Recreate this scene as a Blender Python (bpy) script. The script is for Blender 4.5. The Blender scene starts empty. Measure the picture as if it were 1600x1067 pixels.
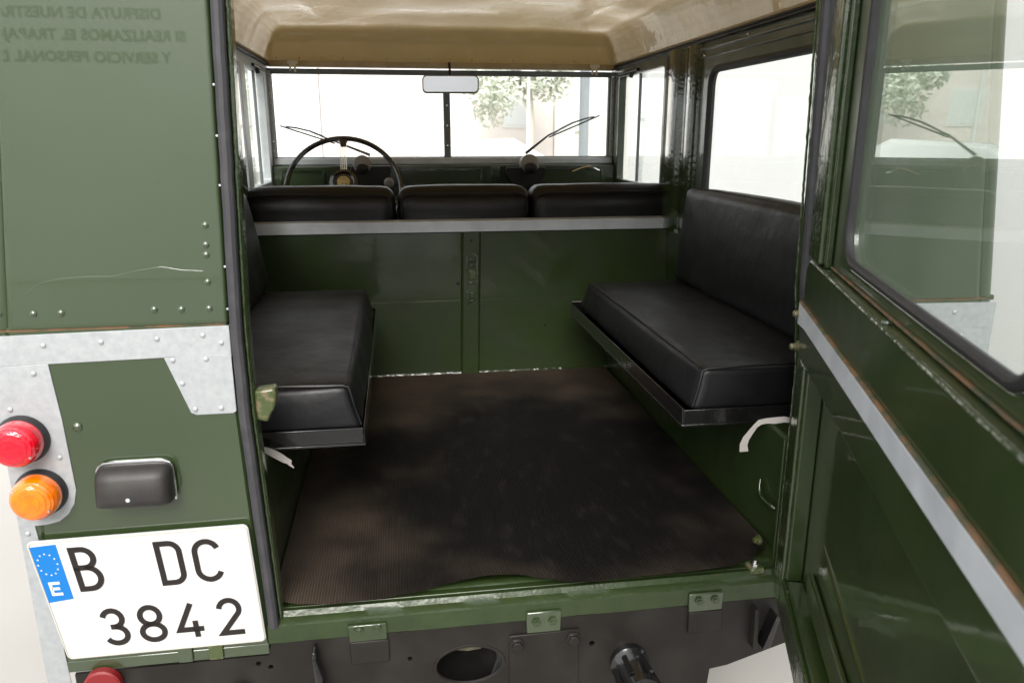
import bpy, bmesh, math, random
from mathutils import Vector, Matrix, noise
from mathutils.geometry import tessellate_polygon
R = math.radians
random.seed(4)
sc = bpy.context.scene
COL = sc.collection
# ------------------------------------------------------------------ camera
cd = bpy.data.cameras.new("camera"); cam = bpy.data.objects.new("camera", cd); COL.objects.link(cam)
cd.sensor_width = 36.0; cd.sensor_fit = 'HORIZONTAL'; cd.lens = 36.0 * 1190 / 1600
cam.location = (0, 0, 0.8)
cam.rotation_euler = (R(90 - 15.1), 0, R(-8.54))
cd.clip_start = 0.02; cd.clip_end = 800
cd.dof.use_dof = True; cd.dof.focus_distance = 1.65; cd.dof.aperture_fstop = 8.0
sc.camera = cam
# ------------------------------------------------------------------ sky and sun
SUN_EL, SUN_AZ = 36, 192          # azimuth clockwise from +Y (the car's nose): the sun stands behind the camera
w = bpy.data.worlds.new("World"); sc.world = w; w.use_nodes = True
nt = w.node_tree; bg = nt.nodes["Background"]
sky = nt.nodes.new("ShaderNodeTexSky"); sky.sky_type = 'NISHITA'; sky.sun_disc = False
sky.sun_elevation = R(SUN_EL); sky.sun_rotation = R(SUN_AZ); sky.air_density = 1.0; sky.dust_density = 3.0; sky.ozone_density = 1.0
hsv = nt.nodes.new("ShaderNodeHueSaturation"); hsv.inputs['Saturation'].default_value = .30      # thin white cloud
nt.links.new(sky.outputs[0], hsv.inputs['Color']); cl = nt.nodes.new("ShaderNodeMix"); cl.data_type = 'RGBA'; cl.inputs[0].default_value = .72; cl.inputs[7].default_value = (4.3, 4.3, 4.3, 1)   # even cloud cover
nt.links.new(hsv.outputs[0], cl.inputs[6]); nt.links.new(cl.outputs[2], bg.inputs[0]); bg.inputs[1].default_value = 0.15
sd = bpy.data.lights.new("sun", 'SUN'); sd.energy = 1.5; sd.angle = R(30); sd.color = (1, .96, .9)
sun = bpy.data.objects.new("sun", sd); COL.objects.link(sun)
sv = Vector((math.sin(R(SUN_AZ)) * math.cos(R(SUN_EL)), math.cos(R(SUN_AZ)) * math.cos(R(SUN_EL)), math.sin(R(SUN_EL))))
sun.rotation_euler = sv.to_track_quat('Z', 'Y').to_euler()
sun.location = sv * 30
sc.view_settings.view_transform = 'Standard'; sc.view_settings.look = 'None'
sc.view_settings.exposure = 1.45; sc.view_settings.gamma = 1.0
sc.render.engine = 'CYCLES'
sc.cycles.max_bounces = 10; sc.cycles.transparent_max_bounces = 16; sc.cycles.glossy_bounces = 5
sc.cycles.caustics_reflective = False; sc.cycles.caustics_refractive = False
sc.cycles.sample_clamp_indirect = 6.0
# ------------------------------------------------------------------ materials
MATS = {}
def N(nt, t, **k):
    n = nt.nodes.new(t)
    for a, v in k.items(): setattr(n, a, v)
    return n
def mat(name, col, rough=.5, metal=0., bump=None, var=None, coat=0., spec=.5, rvar=None, sheen=0, aniso=None, trans=0, ior=1.5):
    """bump: list of (scale, strength, distance); var: (scale, colour2, lo, hi); rvar: (scale, rough2)"""
    m = bpy.data.materials.new(name); m.use_nodes = True; MATS[name] = m
    nt = m.node_tree; b = nt.nodes["Principled BSDF"]
    b.inputs['Base Color'].default_value = (*col, 1); b.inputs['Roughness'].default_value = rough
    b.inputs['Metallic'].default_value = metal; b.inputs['Coat Weight'].default_value = coat
    b.inputs['Coat Roughness'].default_value = .06; b.inputs['Specular IOR Level'].default_value = spec
    b.inputs['Transmission Weight'].default_value = trans; b.inputs['IOR'].default_value = ior
    geo = N(nt, 'ShaderNodeNewGeometry')
    if var:
        s, c2, lo, hi = var[:4]
        nz = N(nt, 'ShaderNodeTexNoise'); nz.inputs['Scale'].default_value = s; nz.inputs['Detail'].default_value = 6
        nt.links.new(geo.outputs['Position'], nz.inputs['Vector'])
        mr = N(nt, 'ShaderNodeMapRange'); mr.inputs[1].default_value = lo; mr.inputs[2].default_value = hi
        nt.links.new(nz.outputs['Fac'], mr.inputs[0])
        mx = N(nt, 'ShaderNodeMix', data_type='RGBA'); mx.inputs[6].default_value = (*col, 1); mx.inputs[7].default_value = (*c2, 1)
        nt.links.new(mr.outputs[0], mx.inputs[0]); nt.links.new(mx.outputs[2], b.inputs['Base Color'])
    if rvar:
        s, r2 = rvar
        nz = N(nt, 'ShaderNodeTexNoise'); nz.inputs['Scale'].default_value = s; nz.inputs['Detail'].default_value = 5
        nt.links.new(geo.outputs['Position'], nz.inputs['Vector'])
        mr = N(nt, 'ShaderNodeMapRange'); mr.inputs[1].default_value = .35; mr.inputs[2].default_value = .7
        mr.inputs[3].default_value = rough; mr.inputs[4].default_value = r2
        nt.links.new(nz.outputs['Fac'], mr.inputs[0]); nt.links.new(mr.outputs[0], b.inputs['Roughness'])
    prev = None
    for (s, st, d) in (bump or []):
        nz = N(nt, 'ShaderNodeTexNoise'); nz.inputs['Scale'].default_value = s; nz.inputs['Detail'].default_value = 3
        nt.links.new(geo.outputs['Position'], nz.inputs['Vector'])
        bp = N(nt, 'ShaderNodeBump'); bp.inputs['Strength'].default_value = st; bp.inputs['Distance'].default_value = d
        nt.links.new(nz.outputs['Fac'], bp.inputs['Height'])
        if prev: nt.links.new(prev.outputs[0], bp.inputs['Normal'])
        prev = bp
    if prev:
        nt.links.new(prev.outputs[0], b.inputs['Normal'])
        if coat: nt.links.new(prev.outputs[0], b.inputs['Coat Normal'])
    return m
G1, G2 = (.025, .043, .011), (.018, .033, .008)
mat('paint', G1, .3, bump=[(9, .25, .004), (160, .08, .0006)], var=(5, G2, .35, .7), coat=.8, rvar=(12, .42))
mat('paint_panel', (.029, .050, .016), .38, bump=[(3, .10, .002)], var=(2.2, (.025, .043, .013), .3, .7), coat=1.0, rvar=(4, .45))
MATS['paint_panel'].node_tree.nodes["Principled BSDF"].inputs['Coat Roughness'].default_value = .02
MATS['paint_panel'].node_tree.nodes['Principled BSDF'].inputs['Coat IOR'].default_value = 1.75
mat('paint_brushed', G1, .22, bump=[(26, .5, .006), (150, .35, .0016)], var=(30, G2, .35, .7), coat=1.0)
mat('paint_inner', (.025, .043, .011), .30, bump=[(7, .3, .006), (90, .15, .001)], var=(9, (.019, .034, .008), .35, .65), coat=.6, rvar=(9, .5))
mat('black_paint', (.0130, .0112, .0095), .36, spec=.32, bump=[(40, .2, .0015), (240, .12, .0006)], var=(11, (.026, .0235, .021), .45, .75), rvar=(14, .55))
mat('black_gloss', (.008, .008, .008), .18, bump=[(30, .3, .002), (200, .2, .0006)], coat=.6, var=(60, (.03, .022, .015), .62, .72))
mat('vinyl', (.0040, .0040, .0050), .38, spec=.34, bump=[(11, .5, .008), (420, .30, .0006)], var=(8, (.0075, .0074, .0085), .4, .7), rvar=(10, .5))
mat('seal_rubber', (.034, .033, .038), .6, bump=[(60, .3, .001)], var=(30, (.05, .048, .052), .45, .7))
mat('rubber', (.014, .0135, .015), .55, bump=[(60, .3, .001)], var=(30, (.022, .021, .023), .45, .7))
mat('galv', (.44, .46, .47), .45, .35, bump=[(30, .1, .001)], var=(85, (.37, .39, .41), .35, .7), rvar=(45, .55))
mat('galv_worn', (.60, .63, .66), .42, .3, bump=[(60, .12, .001)], var=(14, (.48, .51, .54), .35, .7), rvar=(30, .55))
mat('tan', (.43, .335, .165), .40, bump=[(2.2, .5, .02), (6, .5, .008), (260, .05, .0003)], coat=1.0, var=(3, (.38, .29, .135), .3, .7))
MATS['tan'].node_tree.nodes['Principled BSDF'].inputs['Coat IOR'].default_value = 2.1
MATS['tan'].node_tree.nodes['Principled BSDF'].inputs['Coat Roughness'].default_value = .025
mat('tan_matt', (.56, .45, .28), .45, bump=[(60, .15, .001)], coat=.2, var=(20, (.42, .33, .19), .3, .7))
mat('cream', (.75, .70, .60), .5)
mat('plate_white', (.66, .66, .655), .35, coat=.2, bump=[(300, .05, .0003)], var=(6, (.68, .68, .67), .4, .7))
mat('plate_edge', (.50, .47, .41), .5)
mat('plate_ink', (.014, .010, .009), .4)
mat('plate_blue', (.002, .16, .50), .35)
mat('strap', (.82, .78, .74), .8, bump=[(300, .3, .0005)])
mat('hood_black', (.014, .012, .011), .5, bump=[(260, .25, .0008)], var=(25, (.024, .021, .019), .4, .7))
mat('chrome', (.8, .8, .8), .18, 1.)
mat('mirror_glass', (.85, .87, .9), .03, 1.)
mat('grey_plastic', (.26, .25, .24), .5, bump=[(200, .2, .0005)])
mat('wheel_black', (.012, .012, .013), .2, coat=.6)
mat('badge', (.62, .52, .28), .4, .3, var=(190, (.25, .18, .08), .5, .6))
mat('tyre', (.022, .021, .020), .85, bump=[(90, .4, .002)])
mat('rust_paint', (.055, .075, .022), .35, bump=[(70, .8, .003)], var=(75, (.15, .125, .07), .5, .62), coat=.4)
mat('edge_rust', (.16, .085, .04), .7, var=(40, (.05, .06, .03), .4, .6), bump=[(150, .4, .001)])
mat('lens_red', (.75, .0, .02), .12, coat=1, var=(70, (.52, .0, .014), .42, .62), bump=[(90, .35, .003), (260, .15, .0012)])
mat('lens_amber', (.95, .20, .0), .12, coat=1, var=(70, (.88, .155, .0), .42, .62), bump=[(90, .35, .003), (260, .15, .0012)])
mat('reflector_red', (.22, .012, .014), .35, bump=[(600, .6, .0015)])
mat('underside', (.006, .006, .0055), .8, spec=.08, var=(9, (.02, .018, .016), .5, .7))
mat('khaki', (.16, .15, .10), .7, bump=[(70, .6, .002)], var=(40, (.07, .065, .04), .4, .6))
# clear pane: transparent with a Fresnel mirror on top (both faces of the pane folded together)
def glass(name, tint, k=1.7, rough=0.0, dust=0.0):
    m = bpy.data.materials.new(name); m.use_nodes = True; MATS[name] = m; nt = m.node_tree
    for n in list(nt.nodes):
        if n.type != 'OUTPUT_MATERIAL': nt.nodes.remove(n)
    out = nt.nodes[0]
    g0 = N(nt, 'ShaderNodeNewGeometry'); dt = N(nt, 'ShaderNodeVectorMath', operation='DOT_PRODUCT')
    nt.links.new(g0.outputs['Normal'], dt.inputs[0]); nt.links.new(g0.outputs['Incoming'], dt.inputs[1])
    def mm(op, a, b_=None):
        q = N(nt, 'ShaderNodeMath', operation=op, use_clamp=(op == 'MULTIPLY'))
        for i, v in enumerate((a, b_)):
            if v is None: continue
            if isinstance(v, (int, float)): q.inputs[i].default_value = v
            else: nt.links.new(v, q.inputs[i])
        return q.outputs[0]
    fr_ = mm('ADD', mm('MULTIPLY', mm('POWER', mm('SUBTRACT', 1.0, mm('ABSOLUTE', dt.outputs['Value'])), 5.0), .96), .04)
    ml = N(nt, 'ShaderNodeMath', operation='MULTIPLY', use_clamp=True); ml.inputs[1].default_value = k; nt.links.new(fr_, ml.inputs[0])
    tr = N(nt, 'ShaderNodeBsdfTransparent'); tr.inputs[0].default_value = (*tint, 1)
    gl = N(nt, 'ShaderNodeBsdfGlossy'); gl.inputs['Roughness'].default_value = rough; gl.inputs[0].default_value = (.93, .97, .95, 1)
    mx = N(nt, 'ShaderNodeMixShader'); nt.links.new(ml.outputs[0], mx.inputs[0]); nt.links.new(tr.outputs[0], mx.inputs[1]); nt.links.new(gl.outputs[0], mx.inputs[2])
    last = mx
    if dust:
        df = N(nt, 'ShaderNodeBsdfDiffuse'); df.inputs[0].default_value = (.55, .58, .55, 1)
        nz = N(nt, 'ShaderNodeTexNoise'); nz.inputs['Scale'].default_value = 7; nz.inputs['Detail'].default_value = 8
        geo = N(nt, 'ShaderNodeNewGeometry'); mp = N(nt, 'ShaderNodeMapping'); mp.inputs['Scale'].default_value = (1, 1, .45); mp.inputs['Rotation'].default_value = (.5, .3, 0)
        nt.links.new(geo.outputs['Position'], mp.inputs[0]); nt.links.new(mp.outputs[0], nz.inputs['Vector'])
        mr = N(nt, 'ShaderNodeMapRange'); mr.inputs[1].default_value = .4; mr.inputs[2].default_value = .8; mr.inputs[3].default_value = dust * .35; mr.inputs[4].default_value = dust * 1.6
        nt.links.new(nz.outputs['Fac'], mr.inputs[0])
        m2 = N(nt, 'ShaderNodeMixShader'); nt.links.new(mr.outputs[0], m2.inputs[0]); nt.links.new(mx.outputs[0], m2.inputs[1]); nt.links.new(df.outputs[0], m2.inputs[2]); last = m2
    nt.links.new(last.outputs[0], out.inputs[0])
glass('glass', (.965, .98, .97), .8)
glass('glass_door', (.94, .965, .95), .95, dust=.04)
# ribbed rubber mat: fine ribs along Y, dusty borders, blackened middle
m = mat('mat_rubber', (.03, .03, .03), .6); nt = m.node_tree; b = nt.nodes["Principled BSDF"]
geo = N(nt, 'ShaderNodeNewGeometry'); sx = N(nt, 'ShaderNodeSeparateXYZ'); nt.links.new(geo.outputs['Position'], sx.inputs[0])
def math_(nt, op, a, b_=None, clamp=False):
    n = N(nt, 'ShaderNodeMath', operation=op, use_clamp=clamp)
    for i, v in enumerate((a, b_)):
        if v is None: continue
        if isinstance(v, (int, float)): n.inputs[i].default_value = v
        else: nt.links.new(v, n.inputs[i])
    return n.outputs[0]
def noise_(nt, scale, det=6, vec=None, sc3=None):
    n = N(nt, 'ShaderNodeTexNoise'); n.inputs['Scale'].default_value = scale; n.inputs['Detail'].default_value = det
    v = vec or geo.outputs['Position']
    if sc3:
        mp = N(nt, 'ShaderNodeMapping'); mp.inputs['Scale'].default_value = sc3; nt.links.new(v, mp.inputs[0]); v = mp.outputs[0]
    nt.links.new(v, n.inputs['Vector']); return n.outputs['Fac']
rib = math_(nt, 'SINE', math_(nt, 'MULTIPLY', sx.outputs[0], 2 * math.pi / .0050))
# distance from the worn black centre of the mat
dx = math_(nt, 'DIVIDE', math_(nt, 'SUBTRACT', sx.outputs[0], .33), .50)
dy = math_(nt, 'DIVIDE', math_(nt, 'SUBTRACT', sx.outputs[1], 1.68), .62)
d2 = math_(nt, 'SQRT', math_(nt, 'ADD', math_(nt, 'MULTIPLY', dx, dx), math_(nt, 'MULTIPLY', dy, dy)))
d2 = math_(nt, 'ADD', d2, math_(nt, 'MULTIPLY', math_(nt, 'SUBTRACT', noise_(nt, 4.5, 8), .5), 1.5))
mr = N(nt, 'ShaderNodeMapRange', interpolation_type='SMOOTHSTEP'); mr.inputs[1].default_value = .60; mr.inputs[2].default_value = 1.50; nt.links.new(d2, mr.inputs[0])
mx = N(nt, 'ShaderNodeMix', data_type='RGBA'); mx.inputs[6].default_value = (.0095, .009, .0095, 1); mx.inputs[7].default_value = (.175, .132, .100, 1); nt.links.new(mr.outputs[0], mx.inputs[0])
scr = math_(nt, 'MULTIPLY', math_(nt, 'SUBTRACT', noise_(nt, 38, 10, sc3=(1, .4, 1)), .55, ), 5.0, True)
mx2 = N(nt, 'ShaderNodeMix', data_type='RGBA'); mx2.inputs[7].default_value = (.15, .13, .115, 1)
nt.links.new(math_(nt, 'MULTIPLY', scr, .22), mx2.inputs[0]); nt.links.new(mx.outputs[2], mx2.inputs[6])
mx3 = N(nt, 'ShaderNodeMix', data_type='RGBA', blend_type='MULTIPLY'); mx3.inputs[0].default_value = 1.0
rr = math_(nt, 'ADD', math_(nt, 'MULTIPLY', rib, .26), .80); cmb = N(nt, 'ShaderNodeCombineColor')
for i in range(3): nt.links.new(rr, cmb.inputs[i])
nt.links.new(mx2.outputs[2], mx3.inputs[6]); nt.links.new(cmb.outputs[0], mx3.inputs[7]); nt.links.new(mx3.outputs[2], b.inputs['Base Color'])
bp = N(nt, 'ShaderNodeBump'); bp.inputs['Strength'].default_value = .55; bp.inputs['Distance'].default_value = .0012; nt.links.new(rib, bp.inputs['Height'])
bp2 = N(nt, 'ShaderNodeBump'); bp2.inputs['Strength'].default_value = .5; bp2.inputs['Distance'].default_value = .006; nt.links.new(noise_(nt, 9, 5), bp2.inputs['Height'])
nt.links.new(bp2.outputs[0], bp.inputs['Normal']); nt.links.new(bp.outputs[0], b.inputs['Normal'])
b.inputs['Roughness'].default_value = .58
# outdoors
mat('concrete', (.39, .375, .35), .75, bump=[(3, .3, .01), (60, .2, .002)], var=(.9, (.44, .425, .395), .35, .65))
mat('white_render', (.80, .80, .79), .8, bump=[(40, .15, .002)], var=(1.2, (.75, .75, .74), .4, .7))
mat('beige_render', (.78, .76, .72), .8, bump=[(40, .15, .002)], var=(1.2, (.74, .72, .68), .4, .7))
mat('pink_brick', (.80, .73, .70), .8, bump=[(30, .3, .005)], var=(2, (.78, .70, .67), .4, .7))
mat('steel_grey', (.20, .22, .24), .5)
mat('window_dark', (.74, .75, .76), .5, spec=.2)
mat('letter_green', (.01, .03, .02), .5)
mat('paint_runny', G1, .16, bump=[(12, .3, .004), (70, .35, .0022)], var=(30, G2, .35, .7), coat=1.0)
mat('sign_face', (.78, .82, .78), .5)
mat('bark', (.52, .49, .44), .9, bump=[(20, .6, .02)])
mat('leaf', (.66, .70, .60), .6, var=(1.2, (.72, .74, .66), .4, .6))
mat('car_white', (.78, .78, .78), .3, coat=.8)
mat('lamp_globe', (.82, .82, .80), .4)
mat('blue_sign', (.03, .16, .45), .5)
# ------------------------------------------------------------------ object helpers
WORLD = {}          # object -> world offset (every parent here is only moved, never turned)
def tag(o, label=None, cat=None, group=None, kind=None):
    for k, v in (('label', label), ('category', cat), ('group', group), ('kind', kind)):
        if v: o[k] = v
    return o
def empty(name, loc):
    o = bpy.data.objects.new(name, None); COL.objects.link(o); o.location = loc; o.empty_display_size = .1
    WORLD[o] = Vector(loc); return o
def put(o, parent, loc):
    """link o with its origin at world loc under parent"""
    COL.objects.link(o); loc = Vector(loc); WORLD[o] = loc
    if parent: o.parent = parent; o.location = loc - WORLD[parent]
    else: o.location = loc
    return o
def finish(name, bm, m, parent=None, loc=None, smooth=35, bevel=0, sub=0, rot=None, segs=2):
    """bm holds world coordinates; the origin goes to its centre unless loc is given"""
    if loc is None:
        lo = Vector([min(v.co[i] for v in bm.verts) for i in range(3)]); hi = Vector([max(v.co[i] for v in bm.verts) for i in range(3)])
        loc = (lo + hi) / 2; bmesh.ops.translate(bm, verts=bm.verts, vec=-loc)
    me = bpy.data.meshes.new(name); bm.normal_update(); bm.to_mesh(me); bm.free()
    me.materials.append(MATS[m])
    for p in me.polygons: p.use_smooth = True
    me.set_sharp_from_angle(angle=R(smooth))
    o = bpy.data.objects.new(name, me)
    if bevel:
        md = o.modifiers.new("bevel", 'BEVEL'); md.width = bevel; md.segments = segs; md.limit_method = 'ANGLE'; md.angle_limit = R(40); md.harden_normals = False
    if sub:
        md = o.modifiers.new("sub", 'SUBSURF'); md.levels = sub; md.render_levels = sub
    put(o, parent, loc)
    if rot: o.rotation_euler = rot
    return o
def clone(o, parent, loc, rot=None, scale=None, name=None):
    c = o.copy(); c.parent = None; put(c, parent, loc)
    if rot: c.rotation_euler = rot
    if scale: c.scale = scale
    if name: c.name = name
    return c
def newbm(): return bmesh.new()
def quad(bm, *ps):
    return bm.faces.new([bm.verts.new(p) for p in ps])
def add_box(bm, x0, x1, y0, y1, z0, z1, f=None):
    P = [(x, y, z) for x in (x0, x1) for y in (y0, y1) for z in (z0, z1)]
    if f: P = [f(*p) for p in P]
    v = [bm.verts.new(p) for p in P]
    fs = [bm.faces.new([v[i] for i in q]) for q in ((0, 1, 3, 2), (4, 6, 7, 5), (0, 4, 5, 1), (2, 3, 7, 6), (0, 2, 6, 4), (1, 5, 7, 3))]
    bmesh.ops.recalc_face_normals(bm, faces=fs)
def box(name, x0, x1, y0, y1, z0, z1, m, parent, bevel=.0015, f=None, **k):
    bm = newbm(); add_box(bm, x0, x1, y0, y1, z0, z1, f); return finish(name, bm, m, parent, bevel=bevel, **k)
def slab(bm, loops, t0, t1, f):
    """2-D outline(s), first outer, rest holes, extruded from t0 to t1; f(a,b,t)->world"""
    pts = [p for l in loops for p in l]
    tri = tessellate_polygon([[Vector((a, b, 0)) for a, b in l] for l in loops])
    v0 = [bm.verts.new(f(a, b, t0)) for a, b in pts]; v1 = [bm.verts.new(f(a, b, t1)) for a, b in pts]
    fs = []
    for t in tri:
        try:
            fs.append(bm.faces.new([v0[i] for i in t])); fs.append(bm.faces.new([v1[i] for i in reversed(t)]))
        except ValueError: pass
    k = 0
    for l in loops:
        n = len(l)
        for i in range(n):
            a, c = k + i, k + (i + 1) % n
            fs.append(bm.faces.new((v0[a], v0[c], v1[c], v1[a])))
        k += n
    bmesh.ops.recalc_face_normals(bm, faces=fs)
    bmesh.ops.dissolve_limit(bm, angle_limit=R(1), verts=bm.verts, edges=bm.edges)
def rrect(x0, x1, y0, y1, r, n=6):
    out = []
    for cx, cy, a0 in ((x1 - r, y1 - r, 0), (x0 + r, y1 - r, 90), (x0 + r, y0 + r, 180), (x1 - r, y0 + r, 270)):
        for i in range(n + 1):
            a = R(a0 + 90 * i / n); out.append((cx + r * math.cos(a), cy + r * math.sin(a)))
    return out
def circle(cx, cy, r, n=24, ry=None):
    return [(cx + r * math.cos(2 * math.pi * i / n), cy + (ry or r) * math.sin(2 * math.pi * i / n)) for i in range(n)]
def tube(bm, pts, r, n=8, closed=False, flat=None):
    """round (or flat=(a,b) elliptical) tube along pts; r number or list"""
    pts = [Vector(p) for p in pts]; L = len(pts); rings = []; up = None
    for i, p in enumerate(pts):
        a = pts[(i - 1) % L] if (closed or i) else p; b_ = pts[(i + 1) % L] if (closed or i < L - 1) else p
        d = (b_ - a).normalized()
        if up is None:
            up = Vector((0, 0, 1)) if abs(d.z) < .9 else Vector((0, 1, 0))
        sx_ = d.cross(up).normalized(); up = sx_.cross(d).normalized()
        rr = r[i] if isinstance(r, (list, tuple)) else r
        fa, fb = flat or (1, 1)
        rings.append([bm.verts.new(p + sx_ * math.cos(2 * math.pi * k / n) * rr * fa + up * math.sin(2 * math.pi * k / n) * rr * fb) for k in range(n)])
    m_ = L if closed else L - 1
    for i in range(m_):
        A, B = rings[i], rings[(i + 1) % L]
        for k in range(n): bm.faces.new((A[k], A[(k + 1) % n], B[(k + 1) % n], B[k]))
    if not closed:
        bm.faces.new(list(reversed(rings[0]))); bm.faces.new(rings[-1])
    bmesh.ops.recalc_face_normals(bm, faces=bm.faces)
def lathe(bm, prof, f, n=24):
    """prof [(r,h)], f(x,y,h)->world"""
    rings = []
    for r, h in prof:
        rings.append([bm.verts.new(f(r * math.cos(2 * math.pi * k / n), r * math.sin(2 * math.pi * k / n), h)) for k in range(n)] if r > 1e-6 else [bm.verts.new(f(0, 0, h))])
    for A, B in zip(rings, rings[1:]):
        for k in range(n):
            q = [A[k % len(A)], A[(k + 1) % len(A)], B[(k + 1) % len(B)], B[k % len(B)]]
            q2 = []
            for v in q:
                if v not in q2: q2.append(v)
            if len(q2) > 2: bm.faces.new(q2)
    for Rg, rev in ((rings[0], True), (rings[-1], False)):
        if len(Rg) > 2: bm.faces.new(list(reversed(Rg)) if rev else Rg)
    bmesh.ops.recalc_face_normals(bm, faces=bm.faces)
def cushion(name, x0, x1, y0, y1, z0, z1, r, parent, m='vinyl', puff=.006, seg=14, shear=None, seed=0):
    """rounded, slightly puffed box; shear(p)->p reshapes it"""
    bm = newbm(); bmesh.ops.create_cube(bm, size=2)
    bmesh.ops.subdivide_edges(bm, edges=bm.edges, cuts=seg, use_grid_fill=True)
    c = Vector(((x0 + x1) / 2, (y0 + y1) / 2, (z0 + z1) / 2)); h = Vector(((x1 - x0) / 2, (y1 - y0) / 2, (z1 - z0) / 2))
    for v in bm.verts:
        u = v.co.copy()
        u = Vector([math.copysign(abs(t) ** .62 if abs(t) < .999 else 1, t) for t in u])
        p = Vector([u[i] * h[i] for i in range(3)])
        q = Vector([max(-(h[i] - r), min(h[i] - r, p[i])) for i in range(3)])
        d = p - q
        if d.length > 1e-9: p = q + d.normalized() * r
        for i in range(3):
            if abs(u[i]) > .999:
                j, k = [t for t in range(3) if t != i]
                p[i] += math.copysign(puff * (1 - u[j] ** 2) * (1 - u[k] ** 2), u[i])
        nz = noise.noise((p + c) * 9 + Vector((seed, 0, 0))) * .0022 + noise.noise((p + c) * 24 + Vector((0, seed, 0))) * .0009
        if d.length > 1e-9: p += d.normalized() * nz
        p = p + c
        v.co = shear(p) if shear else p
    return finish(name, bm, m, parent, smooth=60)
def text_mesh(body, size, m, fn, extrude=.0, spacing=1.0, shear=0):
    cu = bpy.data.curves.new("lettering", 'FONT'); cu.body = body; cu.size = size; cu.extrude = extrude; cu.space_character = spacing; cu.offset = .004; cu.shear = shear
    o = bpy.data.objects.new("lettering", cu); COL.objects.link(o)
    dg = bpy.context.evaluated_depsgraph_get(); me = bpy.data.meshes.new_from_object(o.evaluated_get(dg))
    bpy.data.objects.remove(o); bm = newbm(); bm.from_mesh(me)
    for v in bm.verts: v.co = fn(*v.co)
    return bm
# ================================================================== THE SETTING
GZ = -.66
bm = newbm(); n = 24
bmesh.ops.create_grid(bm, x_segments=n, y_segments=n, size=300)
for v in bm.verts: v.co.z = GZ
tag(finish('ground', bm, 'concrete', None), kind='structure')
# ================================================================== THE CAR
CX = .222
car = empty('off_road_car', (CX, 1.9, GZ))
tag(car, 'dark green vintage off-road car with its rear door swung open', 'car')
S = 1.189                     # rear face of the body
FX0, FX1 = -.245, .720        # load bed between the wheel boxes
MIR = lambda x: 2 * CX - x
XZ = lambda y: (lambda a, b_, t: (a, y + t, b_))
def edge_x(side, x, z):
    """x of a line of the door opening at height z (the opening narrows a little towards the roof)"""
    if side < 0: return x + (max(0, z - .52) * .036 if z > .376 else (.376 - z) * .0376)
    return MIR(x) - .0095 - .024 * max(0, z - .5) + .014 * min(1, max(0, (.55 - z) / .15))
# rivet prototype mesh
def rivet(parent, x, z, y=S, r=.0052, m='paint_panel', _c={}):
    key = (m, r)
    if key not in _c:
        bm = newbm(); lathe(bm, [(r, 0), (r * .93, r * .3), (r * .6, r * .58), (0, r * .7)], lambda a, b_, h: (a, -h, b_), 10)
        _c[key] = finish('rivet', bm, m, parent, loc=(x, y, z)); return _c[key]
    return clone(_c[key], parent, (x, y, z))
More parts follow.
